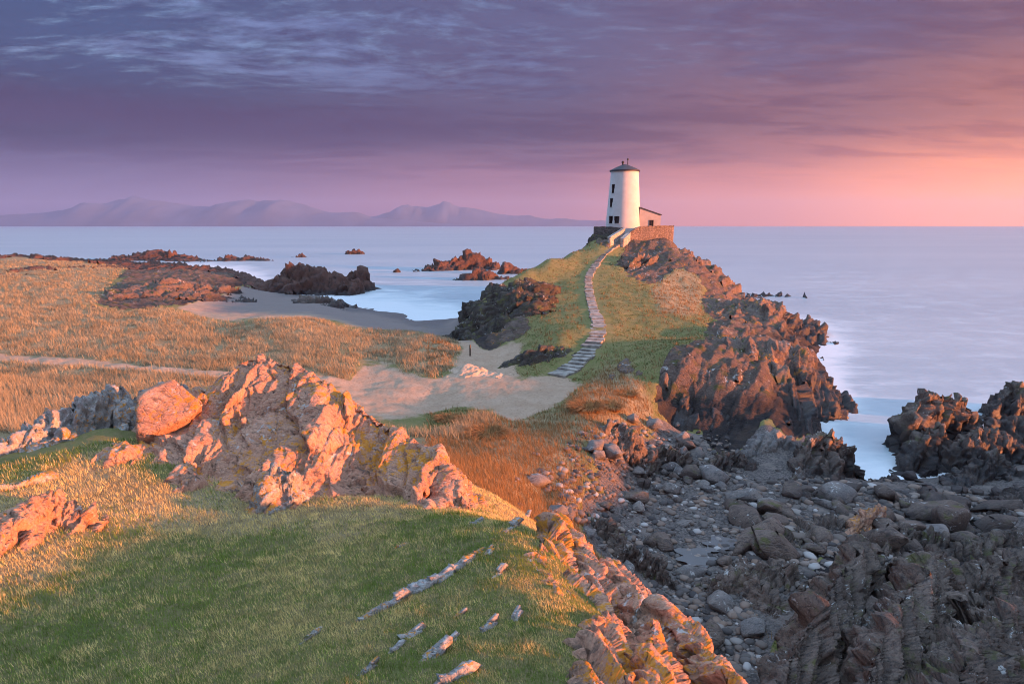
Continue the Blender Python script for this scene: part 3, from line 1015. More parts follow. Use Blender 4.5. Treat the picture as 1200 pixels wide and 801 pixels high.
lcrag("grey layered rock ledges above the left beach", [(PP((110, 352, 88), (160, 340, 91), (230, 344, 93), (270, 350, 95)), 4.0), (PP((150, 340, 95), (200, 330, 99), (250, 334, 103)), 4.0)], 221)
lcrag("red sunlit rock slope behind the left beach", [(PP((170, 314, 135), (230, 313, 135), (280, 323, 130), (300, 335, 122)), 7.0), (PP((130, 308, 142), (200, 310, 140)), 6.0)], 222, ROCK_SEA, 0.45)
lcrag("rugged reddish rock crest at the left edge behind the dunes", [(PP((-40, 303, 148), (10, 301, 150), (60, 303, 150), (110, 306, 148), (150, 309, 145)), 7.0), (PP((15, 322, 114), (60, 314, 124), (120, 312, 132), (170, 314, 134)), 6.0)], 224, ROCK_SEA, 0.45)
lcrag("low grey slabs lying at the dune edge of the beach", [(PP((85, 366, 74), (120, 363, 76), (165, 366, 77), (200, 362, 80)), 2.0)], 223, ROCK_GREY)

# headland buttresses
lcrag("dark cliff face on the left flank of the lighthouse hill", [(PP((566, 354, 75), (595, 337, 75), (630, 333, 73)), 3.0), (PP((556, 378, 68), (580, 358, 69), (605, 345, 69), (628, 345, 68)), 3.0), (PP((570, 390, 62), (596, 374, 63), (622, 358, 64)), 2.8)], 231, ROCK_BLACK, 0.16, 1.6, 0.5, strike=R(20), power=2.4)
lcrag("small grey crag at the foot of the green hill by the steps", [(PP((598, 425, 46.4), (618, 411, 46.6), (645, 405, 47.6), (664, 408, 48.2)), 1.5)], 232, ROCK_BLACK, 0.1, 0.9, 0.35, power=1.1)
lcrag("black rock below the left lighthouse wall", [([(13.2, 107.5, 9.6), (15.0, 106.8, 11.5), (17, 106.2, 11.4)], 2.6)], 233, ROCK_BLACK, 0.16, 1.2)
lcrag("red crag on the crest just below the lighthouse wall", [(PP((734, 306, 91), (748, 299, 94), (768, 303, 95), (788, 318, 92)), 2.3)], 234, ROCK_MID, 0.16, 1.6, 0.55)
lcrag("steep red spur running from the lighthouse down to the sea", [(PP((790, 288, 106), (815, 303, 101), (838, 322, 96), (860, 347, 91)), 6.0), (PP((800, 318, 90), (835, 340, 86), (858, 356, 82)), 4.0)], 235, ROCK_MID, 0.2, 2.6, 0.24, stretch=(2.6, 0.45, 1.4))
lcrag("rounded ribbed buttress in the middle of the headland", [(PP((838, 366, 72), (868, 350, 74), (900, 352, 74), (925, 372, 73), (942, 390, 71)), 5.0), (PP((858, 352, 73), (862, 385, 62)), 3.5), (PP((890, 352, 72), (910, 395, 60)), 3.0)], 236, ROCK_MID, 0.16, 2.4, 0.26, stretch=(2.6, 0.45, 1.4))
lcrag("low dark ledges at the seaward foot of the buttress", [(PP((930, 384, 72), (945, 390, 71), (948, 372, 78)), 3.0)], 237, ROCK_DARK, 0.2, 1.5)
lcrag("grey topped cliff above the shingle with slanting red ribs", [(PP((760, 428, 42), (800, 418, 43), (860, 398, 47), (915, 400, 48), (940, 428, 46), (958, 452, 44)), 3.6),
      (PP((830, 425, 42), (845, 480, 37.2)), 1.6), (PP((870, 425, 42), (893, 480, 37.5)), 1.6), (PP((915, 430, 43), (938, 478, 38.5)), 1.8), (PP((785, 440, 40), (806, 488, 36.5)), 1.5), (PP((938, 445, 44), (962, 478, 41)), 1.3)], 238, ROCK_MID, 0.10, 2.1, 0.24, strike=R(75), dip=R(70), stretch=(2.8, 0.45, 1.4))
lcrag("pointed black crag at the mouth of the inlet", [(PP((935, 548, 28.6), (950, 515, 29.8), (966, 507, 30.4), (988, 516, 30.2)), 1.15), (PP((964, 508, 30.3), (975, 555, 28)), 0.9)], 239, ROCK_DARK, 0.06, 0.8, 0.55, name="crag")
lcrag("large dark sea rock on the right bank of the inlet", [(PP((1070, 492, 34.5), (1080, 464, 36.5), (1100, 462, 37), (1130, 467, 37.5)), 1.5), (PP((1072, 530, 32), (1082, 498, 33), (1105, 500, 33)), 1.2)], 240, ROCK_DARK, 0.07, 0.9, 0.6, name="crag")
lcrag("black peaked rock at the right edge against the sea", [(PP((1158, 480, 41), (1180, 462, 42), (1193, 447, 42.5), (1225, 460, 42)), 2.2)], 241, ROCK_DARK, 0.09, 1.0, 0.6, name="crag")
lcrag("dome-shaped dark rock between the two sand pools", [(PP((1125, 515, 32.5), (1150, 500, 33.5), (1175, 508, 33.5)), 1.7)], 242, ROCK_DARK, 0.06, 0.8, 0.5, name="crag")
lcrag("dark rock with red right flank below the domed one", [(PP((1128, 560, 29), (1152, 540, 29.8), (1165, 528, 30.4)), 1.3)], 243, ROCK_DARK, 0.05, 0.7, 0.5, name="crag")
lcrag("low dark ridge behind the dome at the right edge", [(PP((1165, 492, 37), (1200, 488, 37), (1240, 500, 36)), 1.7)], 244, ROCK_DARK, 0.08, 0.8, 0.5, name="crag")
lcrag("blocky weed-hung dark rock rising from the shingle gully", [(PP((858, 672, 17.6), (885, 660, 18), (918, 660, 18)), 0.95), (PP((880, 668, 17.4), (905, 700, 16.4)), 0.7)], 245, ROCK_DARK, 0.035, 0.5, 0.55, name="crag")
for i, (lb, pts, wd) in enumerate((
        ("leftmost of the long ribbed dark rock masses in the right foreground", ((905, 810, 11.2), (945, 735, 13.1), (985, 668, 15.6), (1008, 638, 17.2)), (0.8, 1.4)),
        ("ribbed grey rock mass in the middle of the right foreground", ((1010, 810, 10.7), (1045, 720, 12.9), (1085, 660, 15.3), (1098, 640, 16.6)), (1.2, 1.4)),
        ("smooth sloping dark rock mass in the bottom right corner", ((1115, 810, 10.4), (1150, 740, 12.2), (1205, 695, 14)), (2.2, 1.4)),
        ("layered grey rock at the right edge above the corner mass", ((1150, 665, 16.4), (1185, 648, 17.4), (1230, 660, 17.4)), 1.2))):
    lcrag(lb, [(PP(*pts), wd)], 250 + i, ROCK_DARK, 0.035, 0.85, 0.42, name="crag", strike=R(70), stretch=(2.8, 0.42, 1.3), power=1.2)
lcrag("flat dark slab lying at the head of the inlet", [(PP((1025, 566, 28.6), (1048, 558, 29.2), (1065, 566, 28.8)), 0.7)], 256, ROCK_DARK, 0.04, 0.6, 0.35, name="crag")
lcrag("reddish upright rock among rubble left of the sand pool", [(PP((995, 625, 21.5), (1012, 600, 22.2), (1030, 592, 22.8)), 0.55)], 257, ROCK_WARM, 0.03, 0.4, 0.5, name="crag")
lcrag("dark broken ledge across the gully floor", [(PP((690, 608, 20), (715, 612, 19.8), (735, 640, 18.6), (775, 655, 18.3)), 0.55)], 258, ROCK_DARK, 0.03, 0.4, 0.6, name="crag")
lcrag("purple-brown mossy rock hump where the bank meets the rubble", [(PP((700, 500, 28.5), (722, 493, 29), (742, 502, 28.5)), 0.9)], 259, ROCK_DARK, 0.045, 0.5, 0.4, name="crag")
lcrag("grey rounded rock under the cliff beside the pointed crag", [(PP((880, 525, 31), (900, 507, 32), (925, 512, 32)), 1.1)], 260, ROCK_GREY, 0.05, 0.9, 0.3, name="crag")
lcrag("low weedy reef across the shore left of the pools", [(PP((1020, 600, 24), (1050, 590, 25), (1100, 612, 23.5)), 0.9), (PP((1130, 625, 22.5), (1180, 615, 23.5)), 0.8)], 261, ROCK_DARK, 0.05, 0.5, 0.5, name="crag")
for i, (lb, pts, wd) in enumerate((
        ("low dark strata ledge left of the reddish upright rock", ((905, 640, 20.4), (940, 618, 21.8), (975, 606, 22.6)), 0.6),
        ("ragged brown ledge between the ribbed masses and the reef", ((1030, 640, 20), (1070, 622, 21.2), (1105, 628, 21)), 0.65),
        ("black ledge under the layered rock at the right edge", ((1120, 640, 20.2), (1160, 630, 21), (1210, 625, 21.4)), 0.7),
        ("small dark strata rib beside the rust-brown boulder", ((925, 590, 24.6), (950, 578, 25.6), (985, 580, 25.4)), 0.6),
        ("dark rib of rock rising from the shingle under the cliff", ((835, 540, 29), (862, 528, 30), (885, 545, 29)), 0.8),
        ("low dark reef at the right edge before the sea rocks", ((1165, 590, 25), (1200, 575, 26.5), (1240, 580, 26)), 0.9),
        ("brown strata rib in the upper rubble by the grassy bank", ((755, 540, 28), (775, 522, 29.4), (800, 530, 29)), 0.7))):
    lcrag(lb, [(PP(*pts), wd)], 270 + i, ROCK_DARK, 0.035, 0.6, 0.5, name="crag", strike=R(70), stretch=(2.6, 0.42, 1.3))
# the shore continues beyond the right edge
lcrag("high rocky shore ridge continuing past the right edge", [([(30, 26, 3.2), (34, 20, 4.8), (33, 12, 6.0), (29, 4, 7.0), (26, -6, 8.0)], 6.0)], 262, ROCK_DARK, 0.3, 1.6, 0.4, name="crag")

# foreground outcrops
crag("rock_outcrop", "large sunlit outcrop with orange lichened peak, centre left foreground", "outcrop",
     [(PP((262, 448, 13.2), (280, 424, 13.6), (302, 415, 13.8), (345, 427, 13.5), (382, 447, 13.0), (412, 470, 12.6)), (1.3, 3.3)),
      (PP((412, 470, 12.6), (445, 490, 12.2), (476, 514, 11.8), (510, 532, 11.4)), (1.0, 1.9)), (PP((510, 532, 11.4), (536, 563, 10.8), (554, 600, 10.2)), (0.6, 0.9)),
      (PP((280, 470, 12.9), (248, 515, 12.0), (200, 550, 11.1)), (0.9, 0.45)), (PP((262, 448, 13.2), (300, 520, 11.8), (318, 590, 9.9)), (1.3, 0.5))],
     ROCK_WARM, 0.022, 0.17, 1.35, strike=R(108), dip=R(50), stretch=(1.7, 0.5, 1.0), seed=301, power=1.05)
crag("rock_outcrop", "sunlit craggy outcrop with orange lichen at the grassy cliff edge, bottom centre", "outcrop",
     [(PP((650, 690, 6.25), (624, 655, 7.0), (650, 606, 8.4)), (0.35, 0.8)), (PP((700, 690, 6.9), (680, 643, 7.8), (655, 606, 8.5)), (0.6, 0.7)), (PP((752, 700, 6.8), (705, 652, 7.8)), (0.6, 0.9))],
     ROCK_WARM, 0.018, 0.27, 0.6, strike=R(125), dip=R(60), stretch=(2.0, 0.5, 1.0), seed=302, power=1.3)
crag("rock_outcrop", "broad sunlit rock with yellow lichen at the bottom edge, right of the turf", "outcrop",
     [(PP((685, 815, 4.15), (690, 745, 5.15), (712, 714, 5.65)), (0.4, 0.8)), (PP((750, 820, 4.3), (765, 722, 5.8)), (0.5, 0.8)), (PP((870, 820, 4.7), (808, 745, 5.75), (772, 710, 6.2)), (0.6, 0.9))],
     ROCK_WARM, 0.016, 0.27, 0.6, strike=R(125), dip=R(60), stretch=(2.0, 0.5, 1.0), seed=303, power=1.4)
crag("rock_outcrop", "low grey lichened rock rib along the left grassy ridge", "outcrop",
     [(PP((-30, 535, 11.5), (30, 500, 12.3), (90, 470, 13.2), (140, 452, 14.0)), 0.5), (PP((40, 520, 12.0), (75, 505, 12.4)), 0.35)],
     ROCK_LICHEN, 0.028, 0.40, 0.5, strike=R(160), seed=304)
crag("rock_outcrop", "pale lichened slab leaning behind the left boulder", "outcrop",
     [(PP((148, 470, 13.6), (185, 450, 14.2), (215, 448, 14.4)), 0.42), (PP((150, 492, 13.1), (165, 470, 13.6)), 0.3)],
     ROCK_LICHEN, 0.028, 0.40, 0.5, strike=R(160), seed=305)
crag("rock_outcrop", "wedge of sunlit rock at the left edge of the turf", "outcrop",
     [(PP((-10, 640, 7.6), (30, 592, 8.5), (62, 577, 8.9), (92, 595, 8.8)), 0.42)], ROCK_WARM, 0.02, 0.45, 0.4, strike=R(115), seed=306)
crag("rock_outcrop", "low mossy rock rib peeping from turf above the left wedge", "outcrop",
     [(PP((-20, 575, 9.6), (20, 562, 10.0), (60, 556, 10.4)), 0.35)], ROCK_LICHEN, 0.025, 0.4, 0.4, seed=307)
crag("rock_outcrop", "small two-tone rock set in turf before the boulder", "outcrop",
     [(PP((128, 545, 11.3), (150, 532, 11.7), (182, 525, 12.0)), 0.26)], ROCK_WARM, 0.02, 0.3, 0.4, seed=308)
crag("rock_outcrop", "grey lichen-ringed rock at the front of the big outcrop", "outcrop",
     [(PP((308, 575, 9.95), (322, 545, 10.35), (340, 550, 10.3)), 0.36)], ROCK_LICHEN, 0.02, 0.4, 0.3, seed=309)


def place(name, me, label, cat, p, scale, rz=0.0, tilt=(0, 0), sink=0.2, group=None):
    o = link(name, me, None, (p[0], p[1], p[2] - sink), (tilt[0], tilt[1], rz), scale)
    return set_props(o, label, cat, group)


p = P(207, 516, 12.5)
place("boulder", boulder_mesh("boulder", ROCK_WARM, 5, 37, 13, 0.06, (1.15, 0.82, 0.9), keepr=0.68, smooth=False), "big smooth-faced sunlit boulder leaning against the left outcrop", "boulder", p, (0.84, 0.85, 1.0), R(-14), (R(-8), R(-20)), 0.12)

# ------------------------------------------------------------------ lighthouse
LX, LY, LZ = 19.2, 110.0, 12.35
lh = bpy.data.objects.new("lighthouse", None)
col.objects.link(lh)
lh.location = (LX, LY, LZ)
set_props(lh, "white tapered stone lighthouse tower with dark conical roof on the headland", "lighthouse")
TH, RB, RT = 9.7, 3.05, 2.32
WINS = [(-47, 6.0, 7.4, 6.0), (-51, 3.7, 5.1, 6.0), (-46, 0.95, 2.15, 7.5), (-22, 1.0, 2.1, 7.5)]      # bearing from the viewer side, z0, z1, width deg


def tower_r(z):
    return RB + (RT - RB) * (z / TH) ** 0.92


n_seg = 240
zs_ = sorted(set([-1.2, 0.0] + list(np.linspace(0, TH, 40)) + [q for wn in WINS for q in wn[1:3]]))
vw = math.atan2(-LY, -LX)        # towards the viewer
ang = np.linspace(0, 2 * math.pi, n_seg, endpoint=False)
g = Geo()
vt = [(tower_r(max(z, 0)) * math.cos(a), tower_r(max(z, 0)) * math.sin(a), z) for z in zs_ for a in ang]


def in_win(a, z, wn):
    # positive bearing = to the right as seen
    d = math.degrees((a - vw + math.pi) % (2 * math.pi) - math.pi)
    return abs(d - wn[0]) < wn[3] and wn[1] - 1e-6 < z < wn[2] - 1e-6 + 1e-6


fc = []
for i in range(len(zs_) - 1):
    zc = (zs_[i] + zs_[i + 1]) / 2
    for k in range(n_seg):
        ac = (ang[k] + math.pi / n_seg)
        if any(in_win(ac, zc, wn) for wn in WINS):
            continue
        k2 = (k + 1) % n_seg
        fc.append((i * n_seg + k, i * n_seg + k2, (i + 1) * n_seg + k2, (i + 1) * n_seg + k))
g.add(vt, fc)
g.build("tower_wall", WHITEWASH, lh, smooth=True)
for wn in WINS:
    a = vw + math.radians(wn[0])
    zm = (wn[1] + wn[2]) / 2
    r0 = tower_r(zm)
    hw = r0 * math.sin(math.radians(wn[3])) + 0.03
    hh = (wn[2] - wn[1]) / 2
    # local frame: +x outwards
    win = bpy.data.objects.new("window", None)
    col.objects.link(win)
    win.parent = lh
    win.location = (r0 * math.cos(a), r0 * math.sin(a), zm)
    win.rotation_euler = (0, 0, a)
    q = Geo()
    for sy in (-1, 1):
        q.box((-0.42, sy * hw - 0.05, -hh - 0.06), (-0.02, sy * hw + 0.05, hh + 0.06))
    q.box((-0.42, -hw + 0.05, hh - 0.02), (-0.03, hw - 0.05, hh + 0.07))
    q.box((-0.34, -0.03, -hh), (-0.27, 0.03, hh))
    q.build("frame", FRAME_DARK, win)
    q = Geo()
    q.box((-0.40, -hw + 0.04, -hh - 0.05), (-0.36, hw - 0.04, hh + 0.02))
    q.build("pane", PANE, win)
    q = Geo()
    q.box((-0.35, -hw - 0.08, -hh - 0.12), (0.10, hw + 0.08, -hh + 0.0))
    q.build("sill", WHITEWASH, win)
q = Geo()
q.lathe([(RT + 0.20, TH - 0.10), (RT + 0.26, TH), (RT + 0.24, TH + 0.12), (1.3, TH + 0.72), (0.45, TH + 1.05), (0.15, TH + 1.12)], 64)
roof = q.build("roof", ROOF_DARK, lh, smooth=False)
q = Geo()
q.lathe([(0.13, TH + 1.05), (0.13, TH + 1.30), (0.22, TH + 1.36), (0.22, TH + 1.58), (0.05, TH + 1.72)], 12, -0.35, 0.1)
q.build("roof_vent", METAL_DARK, roof)
q = Geo()
q.lathe([(0.07, TH + 1.05), (0.07, TH + 1.80), (0.16, TH + 1.84), (0.16, TH + 2.0), (0.02, TH + 2.15)], 10, 0.45, -0.1)
q.build("finial", METAL_DARK, roof)
# lean-to annex on the right
ax0, ax1 = 2.5, 6.1
q = Geo()
q.prism([(ax0, -1.2), (ax1, -1.2), (ax1, 2.35), (ax0, 3.55)], -1.5, 2.2)
q.build("annex_wall", ANNEX_PAINT, lh)
q = Geo()
q.prism([(ax0 - 0.05, 3.57), (ax1 + 0.14, 2.33), (ax1 + 0.14, 2.48), (ax0 - 0.05, 3.73)], -1.62, 2.32)
q.build("annex_roof", SLATE, lh)
win = bpy.data.objects.new("window", None)
col.objects.link(win)
win.parent = lh
win.location = (4.55, -1.5, 0.95)
q = Geo()
for x0, x1, z0, z1 in ((-0.36, -0.28, -0.6, 0.6), (0.28, 0.36, -0.6, 0.6), (-0.28, 0.28, 0.52, 0.6), (-0.03, 0.03, -0.52, 0.52)):
    q.box((x0, -0.07, z0), (x1, 0.05, z1))
q.build("frame", FRAME_DARK, win)
q = Geo()
q.box((-0.29, -0.03, -0.56), (0.29, 0.04, 0.53))
q.build("pane", PANE, win)
q = Geo()
q.box((-0.45, -0.14, -0.72), (0.45, 0.05, -0.602))
q.build("sill", ANNEX_PAINT, win)


# stone walls round the platform
def stone_wall(name, label, line, thick, mat, seed, cope=None, group=None):
    """wall along a plan line; each point (x, y, z foot, z top); faces broken like rubble stone"""
    root = bpy.data.objects.new(name, None)
    col.objects.link(root)
    root.location = (line[0][0], line[0][1], line[0][2])
    set_props(root, label, "wall", group)
    L = np.array(line, float)
    seg = [L[0]]
    for a, b in zip(L[:-1], L[1:]):
        k = max(2, int(np.hypot(*(b - a)[:2]) / 0.16))
        seg += [a + (b - a) * t for t in np.linspace(0, 1, k + 1)[1:]]
    S = np.array(seg)
    tg = np.gradient(S[:, :2], axis=0)
    tg /= np.linalg.norm(tg, axis=1, keepdims=True)
    nr = np.stack((-tg[:, 1], tg[:, 0]), 1)
    nz_ = 14
    rows = []
    for side in (1, -1):
        ts = np.linspace(0, 1, nz_)
        for t in (ts if side == 1 else ts[::-1]):
            rows.append(np.column_stack((S[:, :2] + side * nr * thick / 2, S[:, 2] + (S[:, 3] - S[:, 2]) * t)))
    V = np.concatenate(rows)
    nn = np.concatenate([np.column_stack((nr * (1 if k < nz_ else -1), np.zeros(len(S)))) for k in range(2 * nz_)])
    V = V + nn * (0.07 * fbm(V / 0.35, 3, 0.6, seed=seed))[:, None]
    ns = len(S)
    Fq = grid_faces(2 * nz_, ns)
    caps = []
    for k in range(nz_ - 1):
        for e in (0, ns - 1):
            caps.append((k * ns + e, (k + 1) * ns + e, (2 * nz_ - 2 - k) * ns + e, (2 * nz_ - 1 - k) * ns + e))
    V = V - np.array((line[0][0], line[0][1], line[0][2]))
    link("masonry", mesh_np(name, V, np.vstack((Fq, caps)), mat), root)
    cp = []
    q = Geo()
    top = np.column_stack((S[:, :2], S[:, 3]))
    acc, last = 0, 0
    for k in range(1, ns):
        acc += np.hypot(*(S[k] - S[k - 1])[:2])
        if acc > 0.55 or k == ns - 1:
            a, b = top[last], top[k]
            d = (b - a)[:2] / (np.hypot(*(b - a)[:2]) + 1e-9)
            m_ = np.array((-d[1], d[0])) * (thick / 2 + 0.05)
            j = random.uniform(0.08, 0.17)
            q = Geo()
            a2, b2 = a[:2] + d * 0.02, b[:2] - d * 0.02
            o_ = np.array((line[0][0], line[0][1]))
            pts = [(a2 - m_ - o_, a[2]), (b2 - m_ - o_, b[2]), (b2 + m_ - o_, b[2]), (a2 + m_ - o_, a[2])]
            z0 = line[0][2]
            q.add([(c[0], c[1], z - z0 - 0.03) for c, z in pts] + [(c[0] * 1, c[1], z - z0 + j) for c, z in pts],
                  [(0, 3, 2, 1), (4, 5, 6, 7), (0, 1, 5, 4), (1, 2, 6, 5), (2, 3, 7, 6), (3, 0, 4, 7)])
            q.build("coping_stone", cope or mat, root)
            acc, last = 0, k
    return root


TOPZ = LZ + 0.35
stone_wall("retaining_wall", "dark rubble wall left of the lighthouse steps", [P(696, 268, 107).tolist()[:2] + [10.6, TOPZ], P(714, 270, 106.2).tolist()[:2] + [10.6, TOPZ], P(731, 272, 105.4).tolist()[:2] + [10.8, TOPZ - 0.25]], 0.55, STONE_GREY, 61)
stone_wall("retaining_wall", "sunlit red rubble wall right of the lighthouse steps", [P(737, 275, 104.4).tolist()[:2] + [10.2, TOPZ - 0.9], P(748, 268, 105).tolist()[:2] + [10.0, TOPZ + 0.02], P(765, 267, 105.6).tolist()[:2] + [9.6, TOPZ + 0.12], P(787.5, 267, 106.6).tolist()[:2] + [8.6, TOPZ + 0.12], P(786, 267, 113).tolist()[:2] + [8.0, TOPZ + 0.12]], 0.6, STONE_WARM, 62)
stone_wall("parapet", "pale limewashed parapet sloping along the left of the top steps", [P(713.5, 286, 101.2).tolist()[:2] + [9.2, 11.05], P(722, 280, 103).tolist()[:2] + [9.8, 11.75], P(731, 273, 105.2).tolist()[:2] + [10.6, 12.45]], 0.5, STONE_LIME, 63)
stone_wall("parapet", "short pale stub of wall right of the top steps", [P(729, 286, 101.6).tolist()[:2] + [9.2, 10.85], P(737, 276, 104.2).tolist()[:2] + [9.8, 11.75]], 0.6, STONE_LIME, 64)

# ------------------------------------------------------------------ staircase up the hill
stair = bpy.data.objects.new("staircase", None)
col.objects.link(stair)
set_props(stair, "long winding stone staircase climbing the green hill to the lighthouse", "staircase")
line = catmull([hit(a, b)[:2] for a, b in ((652, 441), (666, 434), (681, 423), (692, 407), (700, 392), (701, 379), (696, 365), (692, 351), (690, 338), (690, 326), (696, 314))] +
               [P(704, 303, 93.5)[:2], P(712, 295, 98)[:2], P(720, 289, 101)[:2], P(728, 281, 103.4)[:2], P(733, 276, 105.3)[:2]], 20)
cum = np.concatenate(([0], np.cumsum(np.hypot(*np.diff(line, axis=0).T))))
stair.location = (line[0][0], line[0][1], float(gh(line[:1])[0]))
n_st = int(cum[-1] / 0.72)
zl = gh(line)
k_ = np.ones(41) / 41
zl = np.convolve(np.pad(zl, 20, mode='edge'), k_, mode='valid')
ss = np.linspace(0, cum[-1], n_st + 1)
for i in range(n_st):
    sm_ = (ss[i] + ss[i + 1]) / 2
    c = np.array([np.interp(sm_, cum, line[:, k]) for k in (0, 1)])
    d = np.array([np.interp(sm_ + 0.6, cum, line[:, k]) - np.interp(sm_ - 0.6, cum, line[:, k]) for k in (0, 1)])
    z = float(np.interp(sm_, cum, zl)) + 0.12 + random.uniform(-0.04, 0.04)
    wd = 0.46 + 0.28 * max(0.0, 1 - 2.6 * i / n_st) + random.uniform(-0.1, 0.1)
    dp = (ss[1] - ss[0]) * 0.56
    q = Geo()
    jit = [random.uniform(-0.05, 0.05) for _ in range(8)]
    q.add([(-wd + jit[0], -dp, -0.5), (wd + jit[1], -dp, -0.5), (wd + jit[2], dp, -0.5), (-wd + jit[3], dp, -0.5),
           (-wd + jit[4], -dp + jit[6] * 0.6, jit[5] * 0.3), (wd + jit[5], -dp + jit[7] * 0.6, jit[6] * 0.3), (wd + jit[6], dp, jit[7] * 0.3), (-wd + jit[7], dp, jit[4] * 0.3)],
          [(0, 3, 2, 1), (4, 5, 6, 7), (0, 1, 5, 4), (1, 2, 6, 5), (2, 3, 7, 6), (3, 0, 4, 7)])
    l0 = stair.location
    q.build("step", STEP_STONE, stair, (c[0] - l0[0], c[1] - l0[1], z - l0[2]), 0.03, rot=(0, 0, math.atan2(-d[0], d[1]) + random.uniform(-0.06, 0.06)))

# marker post and low sandy mound on the path
p = hit(551, 417)
q = Geo()
q.lathe([(0.07, -0.4), (0.065, 0.8), (0.06, 0.88), (0.02, 0.93)], 8)
po = q.build("marker_post", TIMBER, None, p)
set_props(po, "thin timber marker post on the sandy path", "post")
crag("sand_mound", "low pale sand-covered rock mound in the middle of the path", "mound", [(PP((528, 440, 43), (550, 428, 43.8), (574, 437, 43.2)), 1.5)],
     plain("pale_sand", (0.40, 0.30, 0.215), 0.95, 0.2, 2.0), 0.08, 0.2, 0.8, seed=66, sink=0.15)

# ------------------------------------------------------------------ boulders, stones, pebbles
def hull_boulder(mat, seed, dims):
    V, F = hull(seed, 26, False)
    V = V * (1 + 0.12 * np.random.default_rng(seed).normal(size=(len(V), 1))) * np.array(dims)
    V[:, 2] -= V[:, 2].min()
    me = mesh_np("boulder", V, F, mat, False)
    import bmesh
    bm = bmesh.new()
    bm.from_mesh(me)
    bmesh.ops.bevel(bm, geom=list(bm.edges), offset=0.05, segments=1, affect='EDGES')
    bm.to_mesh(me)
    bm.free()
    return me


BOULD = [hull_boulder(ROCK_GREY, 400 + k, (1, 0.7 + 0.05 * k, 0.5 + 0.04 * k)) for k in range(7)]
BOULDD = [hull_boulder(ROCK_DARK, 420 + k, (1, 0.68 + 0.05 * k, 0.5 + 0.05 * k)) for k in range(6)]
single = [  # photo x, y of the foot, half size, mesh, label
    (872, 598, 0.62, BOULDD[0], "rust-brown rounded boulder on the shingle under the cliff"),
    (902, 594, 0.55, BOULD[1], "pale grey slab boulder right beside the rust-brown one"),
    (628, 566, 0.50, BOULD[2], "grey boulder with a red side lying on the bare bank"),
    (905, 780, 0.32, BOULD[3], "flat pale stone in the gully at the bottom edge"),
    (843, 712, 0.45, BOULD[4], "blue-grey rounded stone left of the weed-hung rock"),
    (884, 742, 0.36, BOULD[5], "squat dark stone on shingle below the weed-hung rock"),
    (655, 604, 0.34, BOULD[6], "grey stone at the top edge of the gully beside the outcrop"),
    (1165, 528, 0.7, BOULDD[1], "pointed boulder with red sunlit side on the right shore"),
    (745, 590, 0.6, BOULDD[2], "dark split boulder in the middle of the gully"),
    (776, 640, 0.55, BOULDD[3], "black boulder at the right end of the gully ledge"),
    (812, 560, 0.6, BOULDD[4], "long dark boulder resting on rubble below the cliff foot"),
]
for px, py, sz, me, lb in single:
    p = hit(px, py)
    place("boulder", me, lb, "boulder", p, (sz * random.uniform(0.9, 1.15), sz, sz * random.uniform(0.8, 1.1)), random.uniform(0, 6.28), (random.uniform(-0.2, 0.2), random.uniform(-0.2, 0.2)), 0.25 * sz)


def inpoly(x, y, poly):
    c = False
    for (x0, y0), (x1, y1) in zip(poly, poly[1:] + poly[:1]):
        if (y0 > y) != (y1 > y) and x < (x1 - x0) * (y - y0) / (y1 - y0) + x0:
            c = not c
    return c


MARKS = [("mossy rock hump below the bank", 722, 500), ("rust-brown boulder under the cliff", 872, 590), ("cliff foot above the rubble", 800, 495), ("long dark boulder on the rubble", 812, 555),
         ("dark split boulder in the gully", 745, 588), ("broken ledge across the gully", 735, 632), ("weed-hung rock in the gully", 890, 690), ("sunlit outcrop at the gully's edge", 700, 655),
         ("reddish upright rock on the shore", 1012, 610), ("pointed crag at the inlet", 965, 545), ("flat slab at the inlet head", 1045, 565), ("weedy reef on the shore", 1070, 602),
         ("layered rock at the right edge", 1180, 650), ("domed rock between the pools", 1150, 515), ("large sea rock by the inlet", 1085, 520), ("rock with the red flank", 1150, 556), ("red-sided boulder on the bank", 628, 560),
         ("leftmost ribbed rock mass", 985, 665), ("middle ribbed rock mass", 1085, 655), ("grey rounded rock under the cliff", 903, 520)]
areas = [
    ("weathered boulder in the rubble heap below the cliff", [(690, 505), (760, 490), (830, 500), (880, 530), (860, 585), (780, 580), (700, 560)], 80, (0.15, 0.7), BOULD + BOULDD[:2]),
    ("dark boulder on the shingle floor of the gully", [(640, 590), (740, 560), (860, 600), (860, 680), (840, 770), (780, 700), (690, 640)], 50, (0.10, 0.42), BOULDD + BOULD[:3]),
    ("wet black boulder on the low rocky shore right of the gully", [(860, 580), (1000, 570), (1190, 590), (1200, 660), (1000, 650), (880, 660)], 96, (0.2, 0.95), BOULDD + BOULD[:2]),
    ("stone scattered on the bare bank above the rubble", [(600, 520), (690, 520), (680, 600), (600, 600)], 14, (0.06, 0.16), BOULD),
    ("dark boulder among the sea rocks at the right edge", [(1060, 560), (1130, 520), (1200, 500), (1200, 600), (1100, 600)], 36, (0.2, 0.6), BOULDD),
]
LABS = {}
